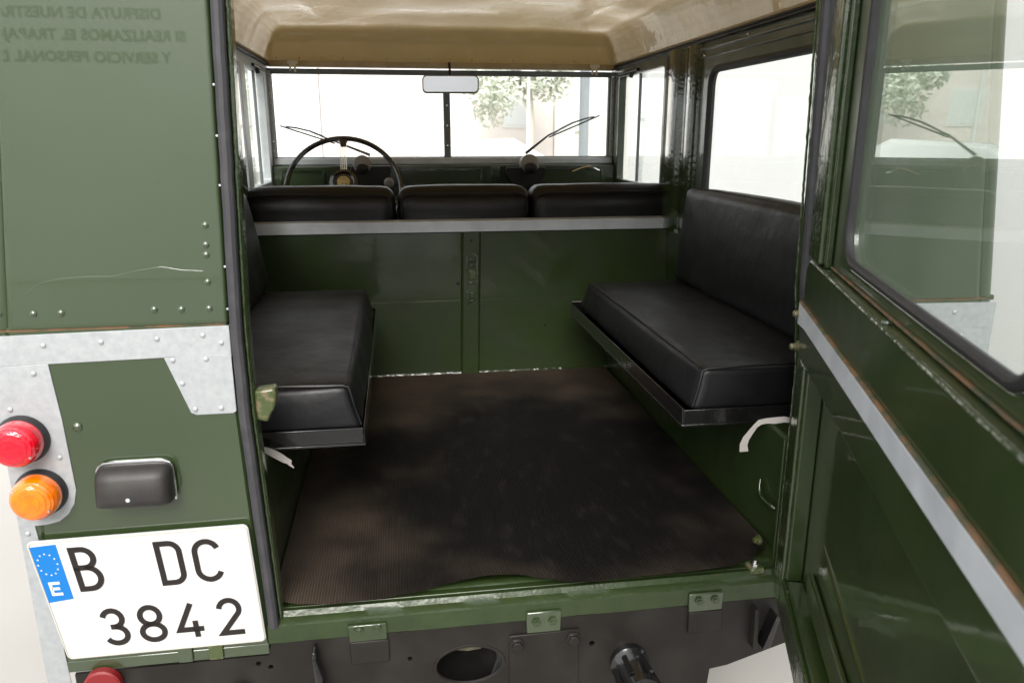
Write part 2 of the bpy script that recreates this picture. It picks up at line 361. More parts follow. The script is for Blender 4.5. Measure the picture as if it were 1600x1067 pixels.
# --- rear corner panels (upper hardtop, lower tub) both sides
def rear_corner(side):
    X = (lambda x: x) if side < 0 else MIR
    E = lambda x, z: edge_x(side, x, z) if x > -.29 else X(x)
    # upper panel: flat sheet with a rounded outer corner and a folded edge at the door opening
    prof = [(-.2625, .045), (-.2625, .004), (-.2660, 0), (-.270, 0), (-.300, 0), (-.40, 0), (-.566, 0), (-.573, 0)]
    up_ = newbm(); ring0 = []
    prof += [(-.576, .0025), (-.579, .0)] + [(-.588 - .02 * math.sin(R(a)), .02 - .02 * math.cos(R(a))) for a in (0, 15, 35, 55, 75, 90)] + [(-.608, .16)]
    zs = [.5235, .60, .75, .9, 1.05, 1.17]
    rows = [[up_.verts.new((E(x + (.12 * (z - .52) if x < -.56 else 0), z), S + y, z)) for x, y in prof] for z in zs]
    for A, B in zip(rows, rows[1:]):
        for i in range(len(prof) - 1): up_.faces.new((A[i], A[i + 1], B[i + 1], B[i]))
    bmesh.ops.recalc_face_normals(up_, faces=up_.faces)
    p = finish('hardtop_corner_panel', up_, 'paint_panel', car, smooth=50)
    if side < 0:
        for x, z in ((-.536, .546), (-.498, .546), (-.367, .547), (-.328, .546), (-.288, .546), (-.286, .587), (-.284, .628), (-.283, .643), (-.281, .672),
                     (-.583, .582), (-.583, .548)):
            rivet(p, x, z, S)
    # lower tub panel
    lo = newbm()
    rows = [[lo.verts.new((E(x, z), S + y, z)) for x, y in prof] for z in (-.048, .1, .25, .4, .5195)]
    for A, B in zip(rows, rows[1:]):
        for i in range(len(prof) - 1): lo.faces.new((A[i], A[i + 1], B[i + 1], B[i]))
    bmesh.ops.recalc_face_normals(lo, faces=lo.faces)
    q = finish('tub_corner_panel', lo, 'paint_panel', car, smooth=30)
    # rusty shadow gap between the two
    g = box('joint_strip', min(X(-.265), X(-.606)), max(X(-.265), X(-.606)), S + .002, S + .02, .517, .526, 'edge_rust', car)
    # galvanised straps
    f = lambda a, b_, t: (X(a), S - .0018 + t, b_)
    bm = newbm(); slab(bm, [[(-.2625, .519), (-.609, .514), (-.609, .4675), (-.2625, .4735)]], 0, .0018, f)
    add_box(bm, min(X(-.2625), X(-.2615)), max(X(-.2625), X(-.2615)), S - .0018, S + .03, .47, .519)
    c = finish('galvanised_capping', bm, 'galv', car, bevel=.0006)
    for x, z in ((-.529, .498), (-.448, .500), (-.368, .502), (-.301, .505), (-.275, .492)):
        rivet(c, X(x), z, S - .0018, .0042, 'galv')
    bm = newbm(); slab(bm, [[(-.2625, .4735), (-.2625, .380), (-.268, .3765), (-.323, .3765), (-.331, .3805), (-.362, .4735)]], 0, .0018, f)
    c = finish('galvanised_gusset', bm, 'galv', car, bevel=.0006)
    for x, z in ((-.349, .467), (-.300, .467), (-.339, .429), (-.324, .386), (-.285, .386)):
        rivet(c, X(x), z, S - .0018, .0042, 'galv')
    bm = newbm()
    out = [(-.609, .467), (-.527, .469), (-.520, .38), (-.517, .305), (-.516, .262), (-.522, .238), (-.533, .221), (-.548, .2095), (-.566, .2055), (-.585, .2045), (-.5835, .188), (-.579, .113), (-.575, .0), (-.572, -.10), (-.572, -.25), (-.609, -.25)]
    slab(bm, [out], 0, .0018, f)
    c = finish('galvanised_corner_plate', bm, 'galv', car, bevel=.0006)
    for x, z in ((-.549, .455), (-.532, .318), (-.597, .192), (-.59, .40)):
        rivet(c, X(x), z, S - .0018, .0042, 'galv')
    return p, q
pl_, ql_ = rear_corner(-1)
pr_, qr_ = rear_corner(1)
rivet(ql_, -.500, .366, S, .0075)
# wavy old paint run across the upper panel
pts = [(-.545, .575), (-.52, .592), (-.49, .598), (-.45, .600), (-.42, .599), (-.39, .606), (-.35, .612), (-.32, .606), (-.291, .604)]
bm = newbm(); tube(bm, [(x, S + .0009, z) for x, z in pts], .0011, 6); finish('paint_ridge', bm, 'paint_panel', pl_)
# body behind and below the corners
for s_ in (-1, 1):
    X = (lambda x: x) if s_ < 0 else MIR
    a, b_ = sorted((X(-.608), X(-.606)))
    # tub side skin, wheel box
    bm = newbm(); slab(bm, [[(S + .15, -.048), (S + .50, -.048)] + [(2.2 + .46 * math.cos(R(t)), -.30 + .40 * math.sin(R(t))) for t in range(170, 9, -16)] + [(2.70, -.048), (2.70, -.2), (3.35, -.2), (3.35, .5), (S + .15, .5)]], 0, .0022, lambda a2, b2, t: (X(-.609 + t), a2, b2))
    finish('tub_side', bm, 'paint', car)
    a, b_ = sorted((X(-.6), X(FX0 if s_ < 0 else MIR(FX1))))
    o = box('wheel_box', a, b_, S + .035, 2.529, -.010, .245, 'paint_inner', car, bevel=.008)
    a, b_ = sorted((X(-.609), X(-.47)))
    box('waist_capping', a, b_, S + .012, 2.56, .488, .5, 'galv', car)
    a, b_ = sorted((X(-.489), X(-.48)))
    box('tub_inner_side', a, b_, S + .03, 2.529, .243, .488, 'paint_inner', car)
# --- hardtop side walls with window
YW0, YW1 = 1.36, 2.26
def side_wall(s_):
    X = (lambda x: x) if s_ < 0 else MIR
    f = lambda a, b_, t: (X(-.486 - t), a, b_)
    win = rrect(YW0, YW1, .600, .992, .05)
    bm = newbm(); slab(bm, [[(S + .02, .5), (2.33, .5), (2.33, 1.07), (S + .02, 1.07)], win], 0, .02, f)
    o = finish('hardtop_side', bm, 'paint_inner', car, bevel=.001)
    # rubber window gasket
    bm = newbm(); w2 = rrect(YW0 + .004, YW1 - .004, .604, .988, .048, 8)
    tube(bm, [f(a, b_, .004) for a, b_ in w2], .011, 8, True); finish('window_seal', bm, 'rubber', o)
    bm = newbm(); slab(bm, [rrect(YW0 + .002, YW1 - .002, .602, .990, .049)], .011, .014, f); finish('window_pane', bm, 'glass', o)
    # folded stiffening ribs above the window and the dark drip rail
    for z, w_, d in ((1.022, .006, .006), (1.045, .008, .010)):
        a, b_ = sorted((X(-.486), X(-.486 + d)))
        box('stiffener', a, b_, S + .03, 2.33, z, z + w_, 'paint_inner', car, bevel=.002)
    for z0, z1, d in ((1.066, 1.072, .016), (1.075, 1.081, .012)):
        a, b_ = sorted((X(-.492), X(-.486 + d)))
        box('drip_rail', a, b_, S + .03, 3.30, z0, z1, 'rubber' if z0 > 1.07 else 'black_paint', car, bevel=.002)
    # centre post with pressed channels, heavy glossy brush paint
    prof = [(2.325, 0), (2.335, .012), (2.37, .018), (2.40, .018), (2.41, .012), (2.44, .012), (2.45, .022), (2.50, .026), (2.54, .026), (2.555, .018), (2.60, .016), (2.625, .0), (2.63, -.01)]
    bm = newbm(); rows = [[bm.verts.new((X(-.486 + d), y, z)) for y, d in prof] for z in (.49, .62, .75, .9, 1.066)]
    for A, B in zip(rows, rows[1:]):
        for i in range(len(prof) - 1): bm.faces.new((A[i], A[i + 1], B[i + 1], B[i]))
    bmesh.ops.recalc_face_normals(bm, faces=bm.faces)
    finish('centre_post', bm, 'paint_runny', car, smooth=60)
    # front door: frame, two sliding panes, lower panel
    d = empty('front_door', (X(-.49), 2.93, GZ)); d.parent = car; d.location = WORLD[d] - WORLD[car]
    bm = newbm(); slab(bm, [[(2.63, .2), (3.27, .2), (3.27, .60), (3.235, .62), (3.235, 1.074), (2.63, 1.074)], rrect(2.665, 3.205, .625, 1.03, .012, 3)], 0, .03, f)
    finish('door_frame', bm, 'paint_inner' if s_ > 0 else 'galv_worn', d, bevel=.003)
    for y0, y1, off in ((2.667, 2.955, .014), (2.935, 3.203, .022)):
        bm = newbm(); slab(bm, [[(y0, .627), (y1, .627), (y1, 1.028), (y0, 1.028)]], off, off + .004, f); finish('sliding_pane', bm, 'glass', d)
    yv = 2.94 if s_ > 0 else 3.0
    a, b_ = sorted((X(-.496), X(-.486)))
    box('pane_edge_strip', a, b_, yv - .005, yv + .005, .627, 1.028, 'steel_grey', d, bevel=.001)
    if s_ < 0:
        box('pane_channel', -.50, -.484, 2.72, 2.80, .627, 1.03, 'galv_worn', d)
    bm = newbm(); tube(bm, [(X(-.482), 2.95, 1.043), (X(-.482), 3.2, 1.043)], .006); tube(bm, [(X(-.482), 3.02, 1.036), (X(-.476), 3.02, 1.018)], .008)
    finish('door_catch', bm, 'black_paint', d)
side_wall(-1); side_wall(1)
# lower rear frame below the hardtop windows: small screw head
for y, z in ((2.31, 1.03), (2.02, 1.055)):
    bm = newbm(); lathe(bm, [(.006, 0), (.005, .003), (0, .004)], lambda a, b_, h: (MIR(-.486) - h, y + a, z + b_), 10); finish('screw', bm, 'chrome', car)
# --- roof: inner skin, rounded sides and a sloped front, hand-made dents
bm = newbm(); nx, ny = 110, 60
ya, yb = S + .005, 3.30
xl, xr = -.49, MIR(-.49)
def roof_pt(i, j):
    u = i / nx; v = j / ny
    # cross-section: rises steeply at the edges, crowned middle
    y = ya + (yb - ya) * v
    x = xl + (xr - xl) * u
    e = min(u, 1 - u) * (xr - xl); sd_ = min(1, e / .085); rise = math.sin(sd_ * math.pi / 2) ** .8 * .118
    fy = min(1, (yb - y) / .10); rf = math.sin(fy * math.pi / 2) ** .85 * .118
    k = 28
    z = -math.log(math.exp(-rise * k) + math.exp(-rf * k)) / k + math.log(2) / k
    z = min(rise, rf)
    for xb in (-.26, .705): z -= .007 * math.exp(-((x - xb) / .022) ** 2) * min(1, max(0, (yb - .25 - y) / .12))
    z += .030 * math.sin(math.pi * u) * min(1, (yb - y) / .3)
    z += (noise.noise(Vector((x * 4.0, y * 3.0, 0))) * .015 + noise.noise(Vector((x * 9, y * 8, 3))) * .0012) * min(1, e / .15) * min(1, (yb - y) / .2)
    return (x, y, 1.083 + z)
g = [[bm.verts.new(roof_pt(i, j)) for j in range(ny + 1)] for i in range(nx + 1)]
for i in range(nx):
    for j in range(ny): bm.faces.new((g[i][j], g[i][j + 1], g[i + 1][j + 1], g[i + 1][j]))
bmesh.ops.solidify(bm, geom=bm.faces, thickness=-.012); bmesh.ops.recalc_face_normals(bm, faces=bm.faces)
roof = finish('roof', bm, 'tan', car, smooth=60)
# roof flange with screws over the windscreen
box('roof_flange', xl + .01, xr - .01, 3.255, 3.30, 1.062, 1.084, 'tan_matt', car, bevel=.003)
for x in [xl + .05 + .0 + k * .085 for k in range(16)]:
    if x < xr - .03:
        o = rivet(roof, x, 1.094, 3.268, .004, 'tan_matt')
for s_ in (0, 1):
    x0 = xl if s_ == 0 else xr - .012
    box('roof_edge_trim', x0, x0 + .012, S + .03, 3.26, 1.082, 1.089, 'tan_matt', car, bevel=.002)
# upper rear header above the door opening
box('rear_header', -.262, MIR(-.262), S, S + .045, 1.10, 1.19, 'paint', car, bevel=.004)
# --- door opening: folded edges, rubber seals
for s_ in (-1, 1):
    E = lambda x, z: edge_x(s_, x, z)
    # green folded jamb behind the seal
    bm = newbm(); dj = .040 if s_ < 0 else .026; xi = -.236 if s_ < 0 else -.250
    rr_ = [[bm.verts.new((E(x, z), S + y, z)) for x, y in ((-.262, .012), (xi, .012), (xi, dj), (-.262, dj))] for z in (-.01, .15, .3, .376, .52, .8, 1.10)]
    for A, B in zip(rr_, rr_[1:]):
        for i in range(4): bm.faces.new((A[i], A[(i + 1) % 4], B[(i + 1) % 4], B[i]))
    bm.faces.new(rr_[0]); bm.faces.new(rr_[-1]); bmesh.ops.recalc_face_normals(bm, faces=bm.faces)
    finish('door_jamb', bm, 'paint_brushed', car, bevel=.003)
    bm = newbm(); k = 46
    pts = [(E(-.2515, -.016 + 1.12 * i / k) + .0009 * noise.noise(Vector((0, 0, i * .7))), S + .001, -.016 + 1.12 * i / k) for i in range(k + 1)]
    tube(bm, pts, .0095, 10, flat=(1.0, 1.05)); finish('door_seal', bm, 'seal_rubber', car)
    # chipped, blobby paint line along the inner edge of the seal
    bm = newbm(); k = 130; pts = []
    for i in range(k + 1):
        z = -.012 + 1.11 * i / k; pts.append((E(-.2395 + .0012 * noise.noise(Vector((5, s_ * 9, i * .9))), z), S + .010, z))
    tube(bm, pts, [.0022 + .0016 * abs(noise.noise(Vector((2, s_, i * 1.7)))) for i in range(k + 1)], 6); finish('seal_retainer', bm, 'paint_brushed', car)
# screws in the left seal
for z in (.87, .80, .73, .61, .545):
    bm = newbm(); lathe(bm, [(.0019, 0), (.0015, .0008), (0, .001)], lambda a, b_, h: (edge_x(-1, -.262, z) + a, S - .001 - h, z + b_), 8); finish('screw', bm, 'galv_worn', car)
# --- load bed floor and sill
box('load_floor', FX0 - .03, FX1 + .03, S + .03, 2.538, -.012, -.001, 'paint_inner', car)
bm = newbm()
sill = [(S + .062, -.010), (S + .062, .002), (S + .054, .004), (S + .046, .001), (S + .040, -.006), (S + .030, -.0075), (S + .027, -.002), (S + .018, -.0005), (S + .013, -.009), (S + .002, -.0125), (S - .003, -.0155), (S - .003, -.048), (S + .02, -.048)]
xs = [-.247 + (MIR(-.262) - .012 + .247) * i / 60 for i in range(61)]
rows = [[bm.verts.new((x, y + .0006 * noise.noise(Vector((x * 20, y * 90, z * 70))), z + .0009 * noise.noise(Vector((x * 16, y * 60, z * 80))))) for y, z in sill] for x in xs]
for A, B in zip(rows, rows[1:]):
    for i in range(len(sill) - 1): bm.faces.new((A[i], A[i + 1], B[i + 1], B[i]))
bmesh.ops.recalc_face_normals(bm, faces=bm.faces)
mat('paint_sill', G1, .40, bump=[(26, .4, .005), (150, .35, .0016)], var=(30, G2, .35, .7), coat=.25)
sill_o = finish('rear_sill', bm, 'paint_sill', car, smooth=40)
box('tub_bottom_lip', -.60, -.2475, S - .001, S + .05, -.070, -.0485, 'paint_panel', car, bevel=.002)
# corner fitting and bolt at the right end of the sill
box('corner_fitting', .640, .668, S + .012, S + .045, -.008, .006, 'rust_paint', car, bevel=.004)
bm = newbm(); lathe(bm, [(.009, 0), (.009, .006), (.005, .007), (.005, .012), (0, .013)], lambda a, b_, h: (.653 + a, S + .026 + b_, .006 + h), 8); finish('bolt', bm, 'chrome', car)
bm = newbm(); lathe(bm, [(.010, 0), (.010, .006), (.006, .007), (.006, .013), (0, .014)], lambda a, b_, h: (.672 - h, S + .05 + b_, .045 + a), 8); finish('bolt', bm, 'rust_paint', car)
# corroded striker block on the left jamb
bm = newbm(); slab(bm, [[(-.236, .407), (-.204, .410), (-.203, .392), (-.207, .375), (-.213, .367), (-.219, .352), (-.236, .357)]], 0, .03, XZ(S + .012))
finish('striker_block', bm, 'rust_paint', car, bevel=.004)
box('floor_corner', -.30, FX0 + .01, S + .014, S + .05, -.032, -.0125, 'paint_inner', car)
box('floor_corner', FX1 - .055, FX1 + .06, S + .014, S + .05, -.032, -.0125, 'paint_inner', car)
box('floor_corner', .690, FX1 + .06, S + .027, S + .034, -.0120, .26, 'paint_inner', car)
# --- front bulkhead of the load bed
Yb = 2.53
bm = newbm(); add_box(bm, -.482, MIR(-.482), Yb, Yb + .006, 0, .49)
finish('bulkhead_panel', bm, 'paint_inner', car)
box('bulkhead_lower_sheet', FX0, FX1, Yb - .0035, Yb - .0005, 0, .262, 'paint_inner', car, bevel=.0008)
bm = newbm()
pr = [(.204, 0), (.207, -.012), (.212, -.015), (.262, -.015), (.267, -.012), (.270, 0)]
rows = [[bm.verts.new((x + (z - .25) * .02, Yb - .004 + y, z)) for x, y in pr] for z in (.0, .12, .25, .4, .492)]
for A, B in zip(rows, rows[1:]):
    for i in range(len(pr) - 1): bm.faces.new((A[i], A[i + 1], B[i + 1], B[i]))
bmesh.ops.recalc_face_normals(bm, faces=bm.faces)
post = finish('bulkhead_post', bm, 'paint_inner', car, smooth=25)
bm = newbm(); YP = Yb - .019
slab(bm, [rrect(.222, .262, .248, .424, .0195, 8), rrect(.2285, .2555, .255, .417, .013, 8)], -.005, .001, XZ(YP))
la = finish('latch_surround', bm, 'paint_brushed', post, bevel=.002)
for z, h, w_ in ((.400, .012, .010), (.382, .006, .009), (.352, .030, .011), (.325, .006, .012), (.283, .02, .009), (.262, .008, .008)):
    box('latch_block', .242 - w_, .242 + w_, YP - .006, YP + .001, z - h / 2, z + h / 2, 'rust_paint' if h > .025 else 'paint_brushed', post, bevel=.002)
bm = newbm(); lathe(bm, [(.004, 0), (.003, .002), (0, .003)], lambda a, b_, h: (.242 + a, YP - h, .465 + b_), 10); finish('rivet', bm, 'black_paint', post)
for x, z in ((.196, .320), (.497, .165)):
    bm = newbm(); lathe(bm, [(.005, 0), (.004, .0015), (0, .002)], lambda a, b_, h: (x + a, Yb - .0035 - h, z + b_), 10); finish('rivet', bm, 'black_paint', post)
# weld beads and thick paint along the foot of the bulkhead
bm = newbm(); pts = [(FX0 + (FX1 - FX0) * i / 110, Yb - .008, .006 + .003 * noise.noise(Vector((i * .8, 3, 0)))) for i in range(111)]
tube(bm, pts, [.0045 + .0035 * abs(noise.noise(Vector((i * 1.3, 0, 7)))) for i in range(111)], 6); finish('weld_bead', bm, 'paint_brushed', car)
# galvanised capping on top, in two pieces
for x0, x1 in ((-.482, .919), (.923, .962)):
    bm = newbm(); slab(bm, [[(Yb - .006, .493), (Yb - .006, .5285), (Yb + .045, .5305), (Yb + .045, .5265), (Yb - .0015, .5245), (Yb - .0015, .493)]], x0, x1, lambda a, b_, t: (t, a, b_))
    finish('bulkhead_capping', bm, 'galv_worn', car, bevel=.001)
# --- front seats: three backrests (and squabs) behind the capping
for k, (x0, x1) in enumerate(((-.492, -.006), (.006, .452), (.462, .972))):
    st = empty('front_seat', ((x0 + x1) / 2, 2.75, GZ)); st.parent = car; st.location = WORLD[st] - WORLD[car]
    cushion('backrest', x0, x1, 2.585, 2.715, .30, .634, .036, st, puff=.005, seed=k * 7,
            shear=lambda p: Vector((p.x, p.y + max(0, p.z - .59) * .35, p.z - max(0, (2.62 - p.y)) * .35 * (1 if p.z > .55 else 0))))
    bm = newbm(); r_ = .03
    pts = [(x0 + .012, 2.60, .53), (x0 + .010, 2.597, .585), (x0 + .020, 2.594, .606), (x0 + .045, 2.592, .6125)] + [(x0 + .05 + (x1 - x0 - .10) * t / 8, 2.591, .613) for t in range(1, 8)] + [(x1 - .045, 2.592, .6125), (x1 - .020, 2.594, .606), (x1 - .010, 2.597, .585), (x1 - .012, 2.60, .53)]
    tube(bm, pts, .0042, 6); finish('piping', bm, 'vinyl', st)
    cushion('seat_cushion', x0, x1, 2.68, 3.05, .16, .29, .03, st, seed=k)
# --- side benches
def bench(s_):
    X = (lambda x: x) if s_ < 0 else (lambda x: MIR(x) + .02)
    t = empty('side_bench', (X(-.3), 1.8, GZ)); t.parent = car; t.location = WORLD[t] - WORLD[car]
    y0, y1 = 1.335, 2.32
    bm = newbm()
    # pressed tray: floor plus up-turned lip on the inner and near sides
    a, b_ = sorted((X(-.60 if s_ < 0 else -.58), X(-.073)))
    add_box(bm, a, b_, y0, y1, .2475, .2525)
    a, b_ = sorted((X(-.073), X(-.0755))); add_box(bm, a, b_, y0, y1, .2530, .287)
    a, b_ = sorted((X(-.52), X(-.0760))); add_box(bm, a, b_, y0, y0 + .0025, .2530, .283)
    add_box(bm, a, b_, y1 - .0025, y1, .2530, .292)
    finish('tray', bm, 'black_gloss', t, bevel=.0015)
    # folding support brackets under the tray
    for yy in (2.27,):
        bm = newbm(); slab(bm, [[(X(-.075), .246), (X(-.25), .246), (X(-.25), .10), (X(-.22), .10)]], -.004, .004, lambda a, b_, q: (a, yy + q, b_)); finish('bracket', bm, 'black_gloss', t, bevel=.001)
    # cushion: wedge sides (bottom wider than top)
    def sh(p):
        k = (p.z - .285) / .075
        e = (X(-.10) - X(-.078)) * k
        inner = (p.x - X(-.49)) / (X(-.078) - X(-.49))
        return Vector((p.x + e * max(0, inner), p.y + .010 * k * (1 if p.y < 1.8 else -1.5), p.z))
    if s_ < 0: XC = X
    else: XC = lambda x: MIR(x) + .036
    a, b_ = sorted((XC(-.49), XC(-.078)))
    cushion('seat_cushion', a, b_, y0 + .006, y1 - .03, .276, .362, .013, t, puff=.007, seg=22, shear=sh, seed=s_ * 5)
    X0 = X; X = XC
    # stitched welt round the near end of the cushion
    zt = .3605
    top = [(X(-.47 + .36 * i / 10), y0 + .0155 + .0008 * math.sin(i * 1.9), zt + .0035 * math.sin(math.pi * i / 10)) for i in range(11)]
    bm = newbm(); tube(bm, top + [(X(-.099), y0 + .0165, zt - .004), (X(-.090), y0 + .0105, .32), (X(-.0795), y0 + .007, .287)], .0024, 6); finish('piping', bm, 'vinyl', t)
    bm = newbm()
    tube(bm, [(X(-.1015), y0 + .03 + (y1 - y0 - .08) * i / 12, zt - .001 + .003 * math.sin(math.pi * i / 12)) for i in range(13)], .0018, 6); finish('piping', bm, 'vinyl', t)
    X = X0
    # backrest leaning on the wall
    bx = (-.425, -.375) if s_ < 0 else (-.414, -.385)     # inner face: top, bottom
    def sb(p):
        k = (p.z - .35) / .29; xi = bx[1] + (bx[0] - bx[1]) * k
        return Vector((X(xi - (p.x)), p.y, p.z))
    ybk = (1.32, 2.34) if s_ < 0 else (1.36, 2.275)
    cushion('backrest', .0, .048, ybk[0], ybk[1], .362, .648, .022, t, puff=.007, seg=18, shear=sb, seed=s_ * 3 + 2)
    # legs of the backrest
    for yy in (1.42, ybk[1] - .03):
        bm = newbm(); tube(bm, [(X(-.43), yy, .26), (X(-.425), yy, .40)], .010, 8); finish('backrest_stay', bm, 'black_paint', t)
    return t
bl = bench(-1); br = bench(1)
def strap(pts, w_, parent):
    bm = newbm(); ps = [Vector(p) for p in pts]; rows = []
    for i, p in enumerate(ps):
        d = (ps[min(i + 1, len(ps) - 1)] - ps[max(i - 1, 0)]).normalized(); side = Vector((d.z, .25, -d.x)).normalized()
        rows.append((bm.verts.new(p - side * w_[i]), bm.verts.new(p + side * w_[i])))
    for A, B in zip(rows, rows[1:]): bm.faces.new((A[0], A[1], B[1], B[0]))
    bmesh.ops.solidify(bm, geom=bm.faces, thickness=.0015); bmesh.ops.recalc_face_normals(bm, faces=bm.faces)
    return finish('strap', bm, 'strap', parent, smooth=60)
strap([(-.268, 1.30, .266), (-.256, 1.30, .267), (-.244, 1.30, .264), (-.232, 1.30, .257), (-.222, 1.30, .250), (-.213, 1.30, .243), (-.206, 1.30, .239), (-.2055, 1.30, .234), (-.199, 1.30, .227)], [.004, .006, .007, .008, .008, .007, .006, .003, .001], bl)
strap([(.715, 1.225, .290), (.702, 1.222, .296), (.688, 1.222, .2985), (.672, 1.223, .297), (.655, 1.225, .2965), (.643, 1.226, .294), (.636, 1.228, .286), (.629, 1.23, .274), (.621, 1.23, .262), (.617, 1.23, .250), (.619, 1.23, .236)], [.003, .0045, .0055, .006, .0048, .005, .0042, .005, .006, .007, .008], br)
# bent wire hook on the right wheel box
bm = newbm(); tube(bm, [(.716, 1.340, .126), (.712, 1.336, .114), (.710, 1.330, .100), (.710, 1.318, .093), (.710, 1.304, .092), (.710, 1.288, .093), (.711, 1.276, .095), (.716, 1.268, .090)], [.002, .003, .004, .005, .005, .005, .0055, .004], 8)
finish('hook', bm, 'paint_brushed', car, sub=1)
# --- windscreen, dash, steering wheel, mirror, wipers
YS = 3.30
fr = empty('windscreen', (CX, YS, GZ)); fr.parent = car; fr.location = WORLD[fr] - WORLD[car]
bm = newbm(); slab(bm, [[(-.49, .675), (MIR(-.49), .675), (MIR(-.49), 1.058), (-.49, 1.058)], [(-.470, .716), (.208, .716), (.208, 1.037), (-.470, 1.037)], [(.236, .716), (.908, .716), (.908, 1.037), (.236, 1.037)]], -.012, .012, XZ(YS))
finish('frame', bm, 'steel_grey', fr, bevel=.003)
box('sill_strip', -.485, MIR(-.485), YS - .03, YS - .013, .684, .712, 'galv_worn', fr, bevel=.004)
box('side_strip', -.487, -.472, YS - .022, YS - .013, .714, 1.05, 'galv_worn', fr, bevel=.002)
box('side_strip', MIR(-.472), MIR(-.487), YS - .022, YS - .013, .714, 1.05, 'galv_worn', fr, bevel=.002)
for x0, x1 in ((-.47, .208), (.236, .908)):
    box('pane', x0, x1, YS - .002, YS + .002, .716, 1.037, 'glass', fr, bevel=0)
for z in (.76, .84, .92, .99):
    bm = newbm(); lathe(bm, [(.005, 0), (.004, .003), (0, .004)], lambda a, b_, h: (.222 + a, YS - .0125 - h, z + b_), 8); finish('screw', bm, 'chrome', fr)
for i in range(9):
    for x in (-.479, MIR(-.479)):
        bm = newbm(); lathe(bm, [(.0035, 0), (.003, .002), (0, .003)], lambda a, b_, h: (x + a, YS - .0225 - h, .74 + i * .037 + b_), 6); finish('screw', bm, 'chrome', fr)
for x in (-.378, .832):
    bm = newbm(); slab(bm, [[(-.020, .03), (.020, .03), (.020, .018), (.012, .018), (.012, -.012), (.004, -.012), (.004, .012), (-.006, .012), (-.006, -.008), (-.014, -.008), (-.014, .018), (-.020, .018)]], -.004, 0, lambda a, b_, t: (x + a, 3.24 + t, 1.052 + b_))
    finish('visor_clip', bm, 'cream', car, bevel=.001)
for (p0, p1, p2) in (((-.455, .843), (-.24, .775), (-.10, .722)), ((.880, .888), (.66, .800), (.56, .727))):
    wp = empty('wiper', (p2[0], YS + .03, p2[1])); wp.parent = car; wp.location = WORLD[wp] - WORLD[car]
    bm = newbm(); tube(bm, [(p0[0], YS + .022, p0[1] - .004), (p1[0], YS + .022, p1[1] - .006)], .0035, 6); finish('blade', bm, 'rubber', wp)
    bm = newbm(); q = lambda t, o: (p0[0] + (p1[0] - p0[0]) * t, YS + .032, p0[1] + (p1[1] - p0[1]) * t + o)
    tube(bm, [q(.1, 0), q(.3, .008), q(.55, .012), q(.75, .008), q(.92, 0)], .004, 6); finish('blade_bridge', bm, 'steel_grey', wp)
    bm = newbm(); tube(bm, [(p1[0] + (p0[0] - p1[0]) * .45, YS + .036, p1[1] + (p0[1] - p1[1]) * .45 + .01), (p1[0], YS + .036, p1[1] + .002), (p2[0], YS + .03, p2[1])], [.003, .004, .007], 6); finish('arm', bm, 'black_paint', wp)
for s_ in (-1, 1):
    X = (lambda x: x) if s_ < 0 else MIR
    a, b_ = sorted((X(-.486), X(-.520)))
    box('windscreen_pillar', a, b_, 3.236, 3.33, .40, 1.081, 'paint_inner' if s_ > 0 else 'galv_worn', car, bevel=.004)
    a, b_ = sorted((X(-.489), X(-.530)))
    box('door_top_rail', a, b_, 2.63, 3.235, 1.075, 1.083, 'black_paint', car, bevel=.001)
# dashboard
da = empty('dashboard', (CX, 3.2, GZ)); da.parent = car; da.location = WORLD[da] - WORLD[car]
box('panel', -.50, MIR(-.50), 3.235, 3.268, .34, .683, 'paint_inner', da, bevel=.006)
box('shelf', -.48, MIR(-.48), 3.12, 3.2345, .52, .545, 'paint_inner', da, bevel=.006)
bm = newbm(); slab(bm, [rrect(-.02, .36, .60, .668, .01), rrect(-.01, .35, .608, .660, .008)], -.006, 0, XZ(3.235)); finish('panel_rib', bm, 'paint_brushed', da, bevel=.002)
for x0, x1 in ((.60, .88), (-.46, -.28)):
    bm = newbm(); slab(bm, [rrect(x0, x1, .60, .668, .01), rrect(x0 + .01, x1 - .01, .608, .660, .008)], -.006, 0, XZ(3.235)); finish('panel_rib', bm, 'paint_brushed', da, bevel=.002)
box('bracket', .395, .432, 3.21, 3.234, .60, .675, 'paint_brushed', da, bevel=.002)
for x, r_ in ((-.128, .036), (.552, .038)):
    hd = newbm(); lathe(hd, [(r_ * .88, 0), (r_, .004), (r_, .075), (r_ * .9, .085), (0, .087)], lambda a, b_, h: (x + a, 3.17 + h + .25 * b_, .690 + b_ * 1.0 - h * .1), 20)
    finish('demister_duct', hd, 'grey_plastic', da, smooth=40)
    hd = newbm(); lathe(hd, [(r_ * .5, -.004), (r_ * .7, .0), (r_ * .75, .03), (0, .03)], lambda a, b_, h: (x + a, 3.172 - .02 + h, .672 + b_ * .8), 16)
    finish('duct_mouth', hd, 'black_paint', da, smooth=40)
bm = newbm(); slab(bm, [[(.455, .675)] + [(.535 + .085 * math.cos(R(a)), .67 + .085 * math.sin(R(a))) for a in range(185, 356, 17)] + [(.622, .675)]], -.02, .0, XZ(3.20)); finish('instrument_binnacle', bm, 'black_paint', da, bevel=.004)
bm = newbm(); slab(bm, [[(-.175, .683), (-.015, .683), (-.02, .60), (-.06, .575), (-.15, .575), (-.175, .61)]], -.02, .0, XZ(3.19)); finish('instrument_binnacle', bm, 'black_paint', da, bevel=.004)
bm = newbm(); tube(bm, [(.73, 3.17, .655), (.77, 3.16, .672), (.80, 3.15, .678), (.84, 3.15, .66)], .004, 6); finish('grab_wire', bm, 'chrome', da)
bm = newbm(); lathe(bm, [(.018, 0), (.02, .01), (.012, .02), (0, .022)], lambda a, b_, h: (-.025 + a, 3.10 - h, .622 + b_), 14); finish('switch_knob', bm, 'grey_plastic', da)
